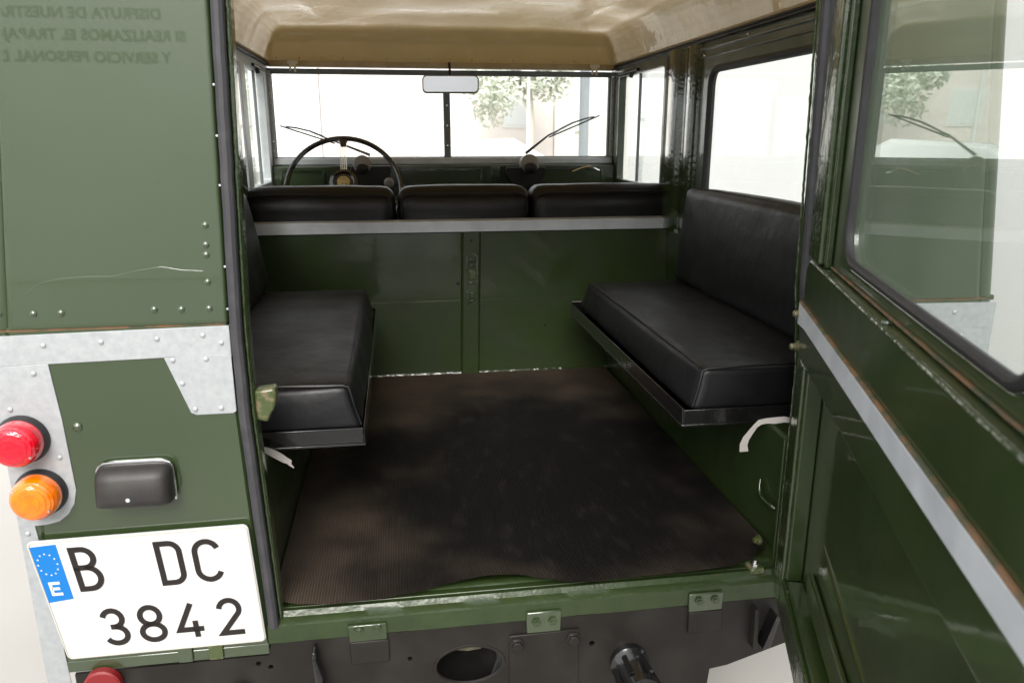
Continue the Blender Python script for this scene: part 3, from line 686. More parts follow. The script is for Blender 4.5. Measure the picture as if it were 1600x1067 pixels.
# steering wheel
sw = empty('steering_wheel', (-.192, 2.98, .61)); sw.parent = car; sw.location = WORLD[sw] - WORLD[car]
tilt = R(28); C0 = Vector((-.192, 2.99, .602))
ax = Vector((0, -math.cos(tilt), math.sin(tilt))); vx = Vector((1, 0, 0)); vy = Vector((0, math.sin(tilt), math.cos(tilt)))
W = lambda a, b_, h=0: C0 + vx * a + vy * b_ + ax * h
RW = .213
bm = newbm(); tube(bm, [W(RW * math.cos(R(t)), RW * math.sin(R(t))) for t in range(0, 360, 6)], .0098, 10, True); finish('rim', bm, 'wheel_black', sw)
for a0 in (90, 210, 330):
    for off in (-.010, -.0035, .0035, .010):
        d = Vector((math.cos(R(a0)), math.sin(R(a0)))); pz = Vector((-d.y, d.x)) * off
        bm = newbm(); tube(bm, [W(d.x * .05 + pz.x, d.y * .05 + pz.y, .012), W(d.x * (RW - .008) + pz.x, d.y * (RW - .008) + pz.y, 0)], .0016, 6); finish('spoke', bm, 'chrome', sw)
    d = Vector((math.cos(R(a0)), math.sin(R(a0)))); t_ = Vector((-d.y, d.x))
    bm = newbm(); prs = [(-.045, .0), (-.02, .006), (-.013, .02), (-.011, .034), (.011, .034), (.013, .02), (.02, .006), (.045, 0)]
    slab(bm, [[(d.x * (RW - q_) + t_.x * p_, d.y * (RW - q_) + t_.y * p_) for p_, q_ in prs]], -.007, .007, lambda a, b_, h: W(a, b_, h)); finish('spoke_boss', bm, 'wheel_black', sw, bevel=.003)
bm = newbm(); lathe(bm, [(.052, -.02), (.056, 0), (.052, .012), (.040, .018), (.034, .013), (0, .013)], lambda a, b_, h: W(a, b_ + .02, h + .015), 28); finish('hub', bm, 'wheel_black', sw, smooth=30)
bm = newbm(); lathe(bm, [(.024, 0), (.023, .004), (0, .006)], lambda a, b_, h: W(a, b_ + .02, h + .028), 24); finish('badge', bm, 'badge', sw)
bm = newbm(); tube(bm, [W(0, 0.01, 0), W(0, .01, -.30)], .02, 12); finish('column', bm, 'black_paint', sw)
# interior mirror
mi = empty('interior_mirror', (.23, 3.19, 1.0)); mi.parent = car; mi.location = WORLD[mi] - WORLD[car]
f = lambda a, b_, t: (.232 + a + t * .05, 3.19 + t - a * .10 - b_ * .13, .998 + b_ - t * .1)
bm = newbm(); slab(bm, [rrect(-.112, .112, -.034, .034, .018, 6)], 0, .018, f); finish('housing', bm, 'grey_plastic', mi, bevel=.004)
bm = newbm(); slab(bm, [rrect(-.107, .107, -.029, .029, .014, 6)], -.0015, -.0002, f); finish('mirror_glass', bm, 'mirror_glass', mi)
bm = newbm(); tube(bm, [(.232, 3.205, 1.01), (.232, 3.215, 1.05), (.232, 3.25, 1.082)], .005, 8); finish('stalk', bm, 'black_paint', mi)
# --- tail lamps, plate lamp, number plate, reflector
def lamp(x, z, lens, rx=.0, r_=.0355):
    t = empty('tail_lamp', (x, S, z)); t.parent = car; t.location = WORLD[t] - WORLD[car]
    f = lambda a, b_, h: (x + a, S - .0018 - h, z + b_)
    bm = newbm(); lathe(bm, [(r_ * 1.10, 0), (r_ * 1.11, .003), (r_ * 1.07, .009), (r_ * 1.03, .013), (r_ * .9, .014), (0, .014)], f, 36); finish('rubber_base', bm, 'rubber', t, smooth=30)
    bm = newbm(); lathe(bm, [(r_, .011), (r_, .018), (r_ * .985, .026), (r_ * .95, .031), (r_ * .90, .0335), (r_ * .89, .0360), (r_ * .80, .0385), (r_ * .79, .0398), (r_ * .66, .0418), (r_ * .65, .0430), (r_ * .45, .0444), (r_ * .44, .0450), (r_ * .2, .0456), (0, .0458)], f, 40); finish('lens', bm, lens, t, smooth=38)
    for a in (35, 215):
        bm = newbm(); lathe(bm, [(.0032, 0), (.0026, .003), (0, .004)], lambda p, q, h: (x + r_ * .78 * math.cos(R(a)) + p, S - .038 - h, z + r_ * .78 * math.sin(R(a)) * -1 + q), 8); finish('screw', bm, 'chrome', t)
    return t
tag(lamp(-.579, .352, 'lens_red', r_=.0350), 'red tail lamp'); tag(lamp(-.566, .263, 'lens_amber', r_=.0350), 'amber tail lamp')
# number plate lamp on its green pad
pg = newbm(); slab(pg, [rrect(-.475, -.366, .226, .309, .022, 6)], -.004, 0, XZ(S)); finish('lamp_pad', pg, 'paint_panel', car, bevel=.002)
bm = newbm()
# hood: extruded rounded body, deeper at the bottom
sec = [(.000, .306), (-.020, .304), (-.032, .298), (-.037, .288), (-.044, .258), (-.044, .250), (-.041, .246), (.0, .244)]
xsn = [(-.478, .6), (-.474, .85), (-.466, .97), (-.45, 1), (-.392, 1), (-.378, .97), (-.370, .85), (-.366, .6)]
rows = []
for x, k in xsn:
    rows.append([bm.verts.new((x, S - .004 + y * k, .235 + (z - .235) * (.62 + .38 * k))) for y, z in sec])
for A, B in zip(rows, rows[1:]):
    for i in range(len(sec)): bm.faces.new((A[i], A[(i + 1) % len(sec)], B[(i + 1) % len(sec)], B[i]))
bm.faces.new(rows[0]); bm.faces.new(list(reversed(rows[-1]))); bmesh.ops.recalc_face_normals(bm, faces=bm.faces)
pl = finish('plate_lamp', bm, 'hood_black', car, bevel=.003, smooth=40, segs=3)
bm = newbm(); tube(bm, [(-.4785, S - .006, .24)] + [(x - .0005, S - .010, .235 + .072 * (.62 + .38 * k)) for x, k in xsn] + [(-.366, S - .010, .27), (-.366, S - .010, .24)], .0022, 6); finish('lamp_trim', bm, 'chrome', pl)
bm = newbm(); lathe(bm, [(.0035, 0), (.003, .001), (0, .0015)], lambda a, b_, h: (-.425 + a, S - .0482 - h, .260 + b_), 10); finish('screw', bm, 'galv_worn', pl)
# number plate: u 0..340 (mm, left to right), v 0..220 (top to bottom)
TL, TR, BR, BL = Vector((-.5975, S - .012, .183)), Vector((-.2605, S - .012, .187)), Vector((-.2500, S - .004, -.040)), Vector((-.569, S - .004, -.041))
def PV(u, v, h=0):
    a, c = u / 340, v / 220
    p = TL.lerp(TR, a).lerp(BL.lerp(BR, a), c); return p + Vector((0, -h, 0))
npl = empty('number_plate', (-.42, S, .07)); npl.parent = car; npl.location = WORLD[npl] - WORLD[car]
fp = lambda a, b_, t: tuple(PV(a, b_, t))
bm = newbm(); slab(bm, [rrect(0, 340, 0, 220, 9, 5)], -.003, .002, fp); finish('plate_blank', bm, 'plate_white', npl, bevel=.001)
bm = newbm(); tube(bm, [PV(a, b_, .0022) for a, b_ in rrect(2.5, 337.5, 2.5, 217.5, 7, 5)], .0012, 6, True); finish('raised_edge', bm, 'plate_edge', npl)
bm = newbm(); slab(bm, [[(1.5, 9), (43, 7), (43, 106), (1.5, 110)]], .0021, .0026, fp); finish('country_band', bm, 'plate_blue', npl)
def stroke(paths, w_, name, m, h=.0034, base=.002):
    """thick polyline lettering on the plate (u,v in mm)"""
    bm = newbm()
    for pts, closed in paths:
        n_ = len(pts); L, Rr = [], []
        for i, p in enumerate(pts):
            p = Vector(p); a = Vector(pts[(i - 1) % n_]) if (closed or i) else None; c = Vector(pts[(i + 1) % n_]) if (closed or i < n_ - 1) else None
            d1 = (p - a).normalized() if a is not None else None; d2 = (c - p).normalized() if c is not None else None
            d1 = d1 or d2; d2 = d2 or d1
            n1 = Vector((-d1.y, d1.x)); n2 = Vector((-d2.y, d2.x)); nn = (n1 + n2); nn = nn.normalized() if nn.length > 1e-6 else n1
            k = w_ / 2 / max(.35, nn.dot(n1)); L.append(p + nn * k); Rr.append(p - nn * k)
        T = [[bm.verts.new(PV(q.x, q.y, hh)) for q in S_] for S_ in (L, Rr) for hh in (base, h)]
        Lb, Lt, Rb, Rt = T
        for i in range(n_ if closed else n_ - 1):
            j = (i + 1) % n_
            bm.faces.new((Lt[i], Lt[j], Rt[j], Rt[i])); bm.faces.new((Lb[i], Lb[j], Lt[j], Lt[i])); bm.faces.new((Rb[i], Rt[i], Rt[j], Rb[j]))
        if not closed:
            for i in (0, n_ - 1): bm.faces.new((Lb[i], Lt[i], Rt[i], Rb[i]))
    bmesh.ops.recalc_face_normals(bm, faces=bm.faces)
    return finish(name, bm, m, npl, smooth=30)
def arc(cx, cy, rx, ry, a0, a1, n_=12):
    return [(cx + rx * math.cos(R(a0 + (a1 - a0) * i / n_)), cy + ry * math.sin(R(a0 + (a1 - a0) * i / n_))) for i in range(n_ + 1)]
SW_ = 9.0
def glyph(ch, x, y, w_, h):
    """strokes of one character in the box x..x+w, y..y+h (v grows downwards)"""
    r_ = w_ * .5; P = []
    if ch == 'B':
        m_ = y + h * .46; r1, r2 = h * .23, h * .27
        P = [([(x + w_ - r1 - 3, m_), (x, m_), (x, y), (x + w_ - r1 - 3, y)] + arc(x + w_ - r1 - 3, y + r1, r1, r1, -90, 90)[1:], False),
             ([(x, m_ - 1), (x, y + h), (x + w_ - r2, y + h)] + arc(x + w_ - r2, y + h - r2, r2, r2, 90, -90)[1:] + [(x + w_ * .4, m_)], False)]
    if ch == 'D':
        k = w_ * .48
        P = [([(x, y), (x + w_ - k, y)] + arc(x + w_ - k, y + k, k, k, -90, 0)[1:] + arc(x + w_ - k, y + h - k, k, k, 0, 90) + [(x, y + h)], True)]
    if ch == 'C':
        P = [(arc(x + r_, y + r_, r_, r_, -18, -180) + arc(x + r_, y + h - r_, r_, r_, 180, 18), False)]
    if ch == '3':
        a, c = w_ * .44, w_ * .5; ym = y + h - 2 * c
        P = [(arc(x + w_ / 2, y + a, a, a, -165, 90) + [(x + w_ * .36, y + 2 * a)], False), (arc(x + w_ / 2, y + h - c, c, (h - 2 * a) / 2, -90, 155), False)]
        P = [(arc(x + w_ / 2, y + a, a, a, -165, 88), False), ([(x + w_ * .33, y + 2 * a)] + arc(x + w_ / 2, y + 2 * a + (h - 2 * a) / 2, c, (h - 2 * a) / 2, -90, 155), False)]
    if ch == '8':
        a, c = w_ * .43, w_ * .5; hh = h - 2 * a
        P = [(arc(x + w_ / 2, y + a, a, a, 0, 345, 22), True), (arc(x + w_ / 2, y + 2 * a + hh / 2, c, hh / 2, 0, 345, 22), True)]
    if ch == '4':
        P = [([(x + w_ * .74, y - 4), (x + 2, y + h * .80), (x + w_ + 5, y + h * .80)], False), ([(x + w_ * .80, y + h * .52), (x + w_ * .80, y + h + 4)], False)]
    if ch == '2':
        r3 = w_ * .48
        P = [(arc(x + w_ / 2, y + r3, r3, r3, -172, 28) + [(x + 1, y + h), (x + w_ + 3, y + h)], False)]
    if ch == 'E':
        P = [([(x + w_, y), (x, y), (x, y + h), (x + w_, y + h)], False), ([(x, y + h / 2), (x + w_ * .85, y + h / 2)], False)]
    return P
for ch, x, y, w_, h in (('B', 62, 19, 33, 71), ('D', 192, 21, 33, 71), ('C', 249, 23, 37, 69), ('3', 75, 134, 35, 62), ('8', 135, 134, 37, 62), ('4', 195, 138, 38, 56), ('2', 268, 134, 35, 62)):
    stroke(glyph(ch, x, y, w_, h), SW_, 'character', 'plate_ink')
stroke(glyph('E', 15, 75, 15, 20), 4.8, 'country_letter', 'plate_white', .0030, .0026)
for i in range(12):
    a = 2 * math.pi * i / 12; cx, cy = 22 + 14.5 * math.sin(a), 41 - 19 * math.cos(a) + (24 - 24) * .0
    pts = [(cx + (1.9 if k % 2 == 0 else .85) * math.sin(k * math.pi / 5), cy - (1.9 if k % 2 == 0 else .85) * math.cos(k * math.pi / 5)) for k in range(10)]
    bm = newbm(); slab(bm, [pts], .0026, .0029, fp); finish('star', bm, 'plate_white', npl)
for x in (-.335, -.385):
    box('plate_bracket', x - .012, x + .012, S - .006, S - .002, -.068, -.035, 'rust_paint' if x > -.35 else 'paint_panel', car, bevel=.002)
bm = newbm(); lathe(bm, [(.030, 0), (.030, .012), (.027, .015), (0, .015)], lambda a, b_, h: (-.519 + a, S - .004 - h, -.092 + b_), 28); finish('reflector', bm, 'reflector_red', car, smooth=30)
# --- rear crossmember (black), with pintle hole, plates, brackets
YC = S - .001
hole = circle(.100, -.132, .064, 28, .040)
bm = newbm()
slab(bm, [[(-.565, -.074), (-.250, -.072), (-.244, -.050), (.66, -.050), (.70, -.052), (.98, -.075), (.98, -.11), (.72, -.152), (.60, -.19), (.565, -.195), (.56, -.25), (-.50, -.25), (-.565, -.20)], hole, circle(-.268, -.087, .0045, 10), circle(-.248, -.096, .0045, 10), circle(-.007, -.107, .0045, 10), circle(.329, -.112, .0055, 10)], 0, .006, XZ(YC))
cm = finish('crossmember', bm, 'black_paint', car, bevel=.002)
box('crossmember_top', -.56, .97, YC + .006, YC + .10, -.057, -.0515, 'black_paint', cm)
box('crossmember_rear_web', -.50, .56, YC + .10, YC + .106, -.25, -.052, 'underside', cm)
bm = newbm(); tube(bm, [(a, YC + .002, b_) for a, b_ in hole], .004, 6, True); finish('hole_rim', bm, 'black_paint', cm)
bm = newbm(); slab(bm, [[(.04, -.092), (.165, -.092), (.150, -.120), (.125, -.138), (.10, -.140), (.05, -.130), (.038, -.115)]], .05, .056, XZ(YC)); finish('khaki_patch', bm, 'khaki', cm)  # khaki patch set inside, behind the upper part of the hole
bm = newbm(); tube(bm, [(.155, YC + .012, -.10), (.160, YC + .02, -.14), (.150, YC + .03, -.18)], .007, 8); finish('cable', bm, 'rubber', cm)
bm = newbm(); slab(bm, [[(.173, -.077), (.303, -.075), (.303, -.25), (.173, -.25)]], -.005, 0, XZ(YC)); mp_ = finish('towing_plate', bm, 'black_paint', cm, bevel=.0015)
for x, z in ((.187, -.096), (.292, -.094)):
    bm = newbm(); lathe(bm, [(.015, 0), (.015, .003), (.011, .0035), (.011, .010), (0, .0105)], lambda a, b_, h: (x + a, YC - .005 - h, z + b_), 6); finish('bolt', bm, 'black_paint', cm, bevel=.001)
bm = newbm(); slab(bm, [[(-.173, -.055), (-.167, -.055), (-.167, -.25), (-.173, -.25)]], -.03, 0, XZ(YC)); finish('web_plate', bm, 'black_gloss', cm, bevel=.002)
bm = newbm(); tube(bm, [(-.170, YC - .028, -.07), (-.163, YC - .034, -.10), (-.168, YC - .032, -.14), (-.16, YC - .03, -.24)], [.004, .009, .008, .008], 8); finish('cable', bm, 'black_gloss', cm)
for x0, x1, zt, zg, zb in ((-.112, -.045, -.024, -.057, -.103), (.204, .268, -.030, -.073, -.076), (.511, .578, -.022, -.060, -.106)):
    b0 = box('mounting_tab', x0, x1, S - .009, S - .0035, zg, zt, 'paint_brushed' if x0 < 0 else 'paint_panel', car, bevel=.0025)
    if zb < zg - .01: box('mounting_block', x0 + .002, x1 + .002, YC - .007, YC, zb, zg - .001, 'black_paint', car, bevel=.002)
    for k in (.28, .75):
        bm = newbm(); xx = x0 + (x1 - x0) * k; lathe(bm, [(.0085, 0), (.0085, .004), (.005, .0045), (.005, .007), (0, .008)], lambda a, b_, h: (xx + a, S - .009 - h, zg + .024 + b_), 6); finish('bolt', bm, 'paint_brushed', b0)
# towing eye / tube stub seen end on
f = lambda a, b_, h: (.400 + a + .1 * h, YC - h, -.155 + b_ - h * .25)
bm = newbm(); lathe(bm, [(.036, 0), (.038, .012), (.034, .018), (.030, .03), (.030, .06), (.034, .062), (.034, .075), (.026, .078), (.024, .05), (0, .05)], f, 18); finish('tow_stub', bm, 'black_gloss', cm, smooth=30)
for a in range(0, 360, 60):
    bm = newbm(); tube(bm, [f(.031 * math.cos(R(a)), .031 * math.sin(R(a)), .02), f(.036 * math.cos(R(a)), .036 * math.sin(R(a)), .06)], .006, 6); finish('stub_rib', bm, 'black_gloss', cm)
bm = newbm(); lathe(bm, [(.018, 0), (.018, .012), (.01, .014), (0, .014)], lambda a, b_, h: (-.30 + a, YC - h, -.135 + b_), 8); finish('bolt', bm, 'black_paint', cm)
bm = newbm(); slab(bm, [[(.655, -.14), (.668, -.14), (.685, -.075), (.678, -.07)]], -.03, 0, XZ(YC)); finish('gusset_strut', bm, 'black_gloss', cm, bevel=.001)
bm = newbm(); slab(bm, [[(.638, -.06), (.645, -.06), (.650, -.145), (.640, -.145)]], -.02, 0, XZ(YC)); finish('gusset_strut', bm, 'black_paint', cm, bevel=.001)
# --- chassis, axles and wheels, front end (mostly out of sight)
for x in (CX - .38, CX + .38): box('chassis_rail', x - .04, x + .04, S + .11, 4.6, -.24, -.10, 'underside', car)
def wheel(x, y):
    t = empty('wheel', (x, y, GZ + .37)); t.parent = car; t.location = WORLD[t] - WORLD[car]
    bm = newbm(); lathe(bm, [(.21, -.08), (.30, -.092), (.35, -.085), (.368, -.06), (.37, 0), (.368, .06), (.35, .085), (.30, .092), (.21, .08)], lambda a, b_, h: (x + h, y + a, GZ + .37 + b_), 40); finish('tyre', bm, 'tyre', t, smooth=30)
    bm = newbm(); lathe(bm, [(.212, -.078), (.20, -.03), (.05, .02), (0, .02), (.05, .024), (.20, -.026), (.212, .078)], lambda a, b_, h: (x + h, y + a, GZ + .37 + b_), 28); finish('rim', bm, 'cream', t, smooth=30)
for x in (CX - .66, CX + .66):
    wheel(x, 2.2); wheel(x, 4.43)
for y in (2.2, 4.43):
    bm = newbm(); tube(bm, [(CX - .58, y, -.29), (CX + .58, y, -.29)], .045, 12); finish('axle', bm, 'underside', car)
box('bonnet', CX - .42, CX + .42, 3.36, 4.75, .42, .46, 'paint', car, bevel=.02)
for s_ in (-1, 1):
    bm = newbm(); slab(bm, [[(3.36, -.15), (3.95, -.15)] + [(4.43 + .46 * math.cos(R(t)), -.29 + .42 * math.sin(R(t))) for t in range(165, 14, -15)] + [(4.95, -.15), (4.95, .40), (3.36, .40)]], 0, .38, lambda a, b_, t: (CX + s_ * (.82 - t), a, b_)); finish('front_wing', bm, 'paint', car, bevel=.01)
box('front_panel', CX - .43, CX + .43, 4.60, 4.64, -.1, .42, 'paint', car)
box('engine_bulkhead', CX - .70, CX + .70, 3.31, 3.35, -.2, .66, 'paint', car)
box('cab_floor', CX - .60, CX + .60, 2.54, 3.30, -.16, -.14, 'underside', car)
box('seat_base', CX - .70, CX + .70, 2.545, 3.05, -.14, .155, 'paint_inner', car)
# --- the open rear door (hinged at the right of the opening, swung about 70 degrees)
HX, HY = .6753, 1.189
AD = R(20.4)
Dv = Vector((-math.sin(AD), -math.cos(AD), 0)); Nv = Vector((math.cos(AD), -math.sin(AD), 0))
H0 = Vector((HX, HY, 0))
DT = lambda s, z, w_: H0 + Dv * s + Nv * w_ + Vector((0, 0, z))
rd = empty('rear_door', (HX, HY, -.02)); rd.parent = car; rd.location = WORLD[rd] - WORLD[car]
s0, s1, zt = .040, .925, 1.12
# outer skin
bm = newbm(); slab(bm, [[(s0 - .01, -.012), (s1, -.012), (s1, .60), (s0 - .01, .60)]], .032, .034, DT); finish('skin', bm, 'paint', rd)
# upper frame round the window, deep pressed
wo = rrect(.225, .835, .628, 1.072, .054, 8)
bm = newbm(); slab(bm, [[(s0, .6085), (s1, .6085), (s1, zt), (s0, zt)], wo], .018, .034, DT); finish('window_frame', bm, 'paint', rd, bevel=.002)
bm = newbm(); slab(bm, [[(s0, .6085), (.128, .6085), (.128, zt), (s0, zt)]], .0, .0175, DT); finish('stile', bm, 'paint_brushed', rd, bevel=.006, segs=3)
bm = newbm(); slab(bm, [[(.136, .6085), (.150, .6085), (.150, zt), (.136, zt)]], .008, .0175, DT); finish('stile_rib', bm, 'paint_brushed', rd, bevel=.002)
bm = newbm(); slab(bm, [[(s1 - .06, .6085), (s1, .6085), (s1, zt), (s1 - .06, zt)]], .0, .0175, DT); finish('stile', bm, 'paint', rd, bevel=.006)
bm = newbm(); slab(bm, [[(s0, 1.09), (s1 - .061, 1.09), (s1 - .061, zt), (.151, zt), (.151, 1.0901)]], .0, .0174, DT); finish('top_rail', bm, 'paint', rd, bevel=.004)
# rusty line where frame meets ledge
bm = newbm(); tube(bm, [DT(.155 + .75 * i / 40, .6108 + .0006 * noise.noise(Vector((i * .9, 0, 0))), .0165) for i in range(41)], .0022, 6); finish('sealant_line', bm, 'edge_rust', rd)
# belt section with its top ledge
bm = newbm(); slab(bm, [[(s0, .441), (s1, .441), (s1, .6075), (s0 + .02, .6075), (s0, .59)]], .0, .031, DT); finish('belt_panel', bm, 'paint', rd, bevel=.0035, segs=3)
bm = newbm(); tube(bm, [DT(s0 + .03 + (s1 - s0 - .03) * i / 60, .606 + .0006 * noise.noise(Vector((i * .6, 4, 0))), .002) for i in range(61)], .0028, 8); finish('ledge_bead', bm, 'paint_brushed', rd)
# galvanised strip
bm = newbm(); slab(bm, [[(s0 - .012, .494), (s0 + .05, .500), (s1, .501), (s1, .5295), (s0 + .05, .5305), (s0 - .012, .532)]], -.004, -.0005, DT); st_ = finish('galvanised_strip', bm, 'galv_worn', rd, bevel=.001)
bm = newbm(); tube(bm, [DT(s0 - .008 + (s1 - s0) * i / 50, .5325 + .0008 * noise.noise(Vector((i * .8, 1, 0))), -.002) for i in range(51)], .0028, 6); finish('rusty_edge', bm, 'edge_rust', rd)
# lower frame: hinge stile, bottom rail, far stile, diagonal pressing
bm = newbm(); slab(bm, [[(s0 - .006, -.012), (.100, -.012), (.100, .44), (s0, .44)]], .0, .0315, DT); finish('lower_stile', bm, 'paint_brushed', rd, bevel=.004, segs=3)
for a, b_, w_ in ((.106, .116, .006),):
    bm = newbm(); slab(bm, [[(a, .06), (b_, .06), (b_, .44), (a, .44)]], w_, .0315, DT); finish('stile_rib', bm, 'paint', rd, bevel=.002)
bm = newbm(); slab(bm, [[(.1005, -.012), (s1, -.012), (s1, .052), (.1005, .052)]], .0, .0315, DT); finish('bottom_rail', bm, 'paint_brushed', rd, bevel=.004, segs=3)
for a, b_, w_ in ((.058, .068, .006),):
    bm = newbm(); slab(bm, [[(.13, a), (s1, a), (s1, b_), (.13, b_)]], w_, .0315, DT); finish('rail_rib', bm, 'paint', rd, bevel=.002)
bm = newbm(); slab(bm, [[(.201, .084), (s1 - .07, .084), (s1 - .07, .13), (.201, .13)]], .022, .0315, DT); finish('inner_flange', bm, 'paint', rd, bevel=.003)
bm = newbm(); slab(bm, [[(s1 - .065, .081), (s1, .081), (s1, .4405), (s1 - .065, .4405)]], .0, .0315, DT); finish('lower_stile', bm, 'paint', rd, bevel=.004)
bm = newbm(); tube(bm, [DT(.24 + .38 * i / 10, .20 - .035 * i / 10, .0325) for i in range(11)], [.002 + .003 * math.sin(math.pi * i / 10) for i in range(11)], 8); finish('pressing', bm, 'paint', rd)
# window: seal and pane
ws_ = rrect(.231, .829, .634, 1.067, .050, 10)
bm = newbm(); tube(bm, [DT(a, b_, .019) for a, b_ in ws_], .0062, 10, True); ws = finish('window_seal', bm, 'rubber', rd)
bm = newbm(); slab(bm, [rrect(.224, .836, .628, 1.073, .053, 8)], .025, .029, DT); finish('window_pane', bm, 'glass_door', rd)
bm = newbm(); lathe(bm, [(.006, 0), (.005, .003), (0, .004)], lambda a, b_, h: DT(.50 + a, .6085 + h, .009 + b_), 10); finish('screw', bm, 'paint_brushed', rd)
# hinge bolts at the door's left edge
for z in (.512, .455):
    bm = newbm(); c = DT(s0 - .012, z, .004)
    lathe(bm, [(.010, -.006), (.010, .004), (.006, .005), (.006, .016), (.004, .018), (0, .018)], lambda a, b_, h: (c.x - h, c.y + a, c.z + b_), 6); finish('hinge_bolt', bm, 'rust_paint', rd, bevel=.001)
# hinges joining it to the body
for z in (.04, .48, .95):
    hb = newbm(); tube(hb, [(HX + .028, HY - .006, z - .03), (HX + .028, HY - .006, z + .03)], .009, 10); finish('hinge', hb, 'paint', rd)
# ================================================================== RUBBER MAT (lies loose on the bed)
bm = newbm(); nu, nv = 120, 60
fe = [(-.243, 1.240), (-.233, 1.224), (-.192, 1.210), (-.137, 1.203), (-.071, 1.206), (-.003, 1.214), (.066, 1.225), (.125, 1.228), (.184, 1.224), (.241, 1.212), (.298, 1.201), (.328, 1.199), (.372, 1.203), (.444, 1.202), (.52, 1.204), (.60, 1.212), (.648, 1.231), (.690, 1.262), (.714, 1.290)]
def front_edge(x):
    for (a, ya_), (c, yc_) in zip(fe, fe[1:]):
        if a <= x <= c:
            t = (x - a) / (c - a); t = t * t * (3 - 2 * t); return ya_ + (yc_ - ya_) * t
    return fe[-1][1] if x > 0 else fe[0][1]
rows = []
for j in range(nv + 1):
    v = j / nv; row = []
    for i in range(nu + 1):
        x = -.243 + (.957) * i / nu; yf = front_edge(x); y = yf + (2.516 - yf) * v ** 1.4
        lift = max(0, 1 - (y - yf) / .12) ** 2 * (.002 + .015 * math.exp(-((x - .17) / .10) ** 2) + .004 * math.exp(-((x - .5) / .12) ** 2))
        z = .0045 + lift + .0025 * noise.noise(Vector((x * 5, y * 4, 0))) + .0025
        row.append(bm.verts.new((x, y, z)))
    rows.append(row)
for A, B in zip(rows, rows[1:]):
    for i in range(nu): bm.faces.new((A[i], A[i + 1], B[i + 1], B[i]))
bmesh.ops.solidify(bm, geom=bm.faces, thickness=.004); bmesh.ops.recalc_face_normals(bm, faces=bm.faces)
tag(finish('rubber_mat', bm, 'mat_rubber', None, smooth=50), 'worn black ribbed rubber mat lying on the load bed between the benches', 'rubber mat')
# ================================================================== SURROUNDINGS seen through the glass and mirrored in the paint
# shop front behind the camera: its lettering is mirrored in the left corner panel
YF = -4.0
sf = empty('shop_building', (-1.0, YF, GZ)); tag(sf, 'white shop front facing the rear of the car with dark lettering', 'building')
box('wall', -14, 11, YF - 4, YF, GZ, GZ + 3.3, 'white_render', sf, bevel=0)
box('sign_board', -9.0, -1.0, YF + .001, YF + .03, -.3, 2.4, 'sign_face', sf, bevel=.004)
for k, (txt, x, z, sz) in enumerate((('DISFRUTA DE NUESTRA', -1.66, 1.625, .102), ('SI REALIZAMOS EL TRABAJO EN', -1.50, 1.475, .102), ('Y SERVICIO PERSONAL DE', -1.62, 1.325, .102))):
    bm = text_mesh(txt, sz, 'letter_green', lambda a, b_, h: (x - a, YF + .032, z + b_), spacing=1.04); bmesh.ops.recalc_face_normals(bm, faces=bm.faces)
    finish('lettering', bm, 'letter_green', sf)
for x0, x1 in ((-10, -6), (1.2, 4.2)):
    o = box('window', x0, x1, YF + .001, YF + .05, .2, 2.2, 'steel_grey', sf, bevel=0); box('pane', x0 + .08, x1 - .08, YF + .051, YF + .056, .28, 2.12, 'window_dark', o, bevel=0)
# plain white wall along the right of the car
wr = box('white_wall', 3.0, 3.3, -3.0, 9.8, GZ, GZ + 3.6, 'white_render', None, bevel=0)
tag(wr, 'plain white wall along the right side of the car', 'wall')
# grey steel gate post ahead, right
gp = box('gate_post', 2.52, 2.62, 10.45, 10.6, GZ, GZ + 4.2, 'steel_grey', None)
tag(gp, 'tall grey steel post standing ahead of the right windscreen pane', 'post')
bw = box('boundary_wall', 2.64, 7.0, 10.6, 10.9, GZ, GZ + 4.0, 'beige_render', None, bevel=0)
tag(bw, 'pale wall beginning behind the grey steel post', 'wall')
# houses across the street
def house(name, x0, x1, y0, y1, h, m, label, floors, cols):
    t = empty(name, ((x0 + x1) / 2, (y0 + y1) / 2, GZ)); tag(t, label, 'building')
    box('wall', x0, x1, y0, y1, GZ, GZ + h, m, t, bevel=0)
    box('roof', x0 - .3, x1 + .3, y0 - .3, y1 + .3, GZ + h + .003, GZ + h + .25, 'beige_render', t, bevel=0)
    fh = h / floors
    for f_ in range(floors):
        for c in range(cols):
            xc = x0 + (x1 - x0) * (c + .5) / cols; zc = GZ + fh * (f_ + .5)
            o = box('window', xc - .6, xc + .6, y0 - .05, y0 - .003, zc - .7, zc + .7, 'white_render', t, bevel=0)
            box('pane', xc - .5, xc + .5, y0 - .07, y0 - .0505, zc - .6, zc + .6, 'window_dark', o, bevel=0)
    return t
house('town_house', -16, -3.02, 34, 44, 7.5, 'white_render', 'white house across the street ahead on the left', 2, 4)
house('brick_house', -3, 7, 34.3, 44, 5.0, 'pink_brick', 'low pinkish house across the street straight ahead', 1, 3)
house('shop_house', 7.02, 22, 34.1, 44, 6.0, 'beige_render', 'beige house with dark windows across the street ahead on the right', 2, 5)
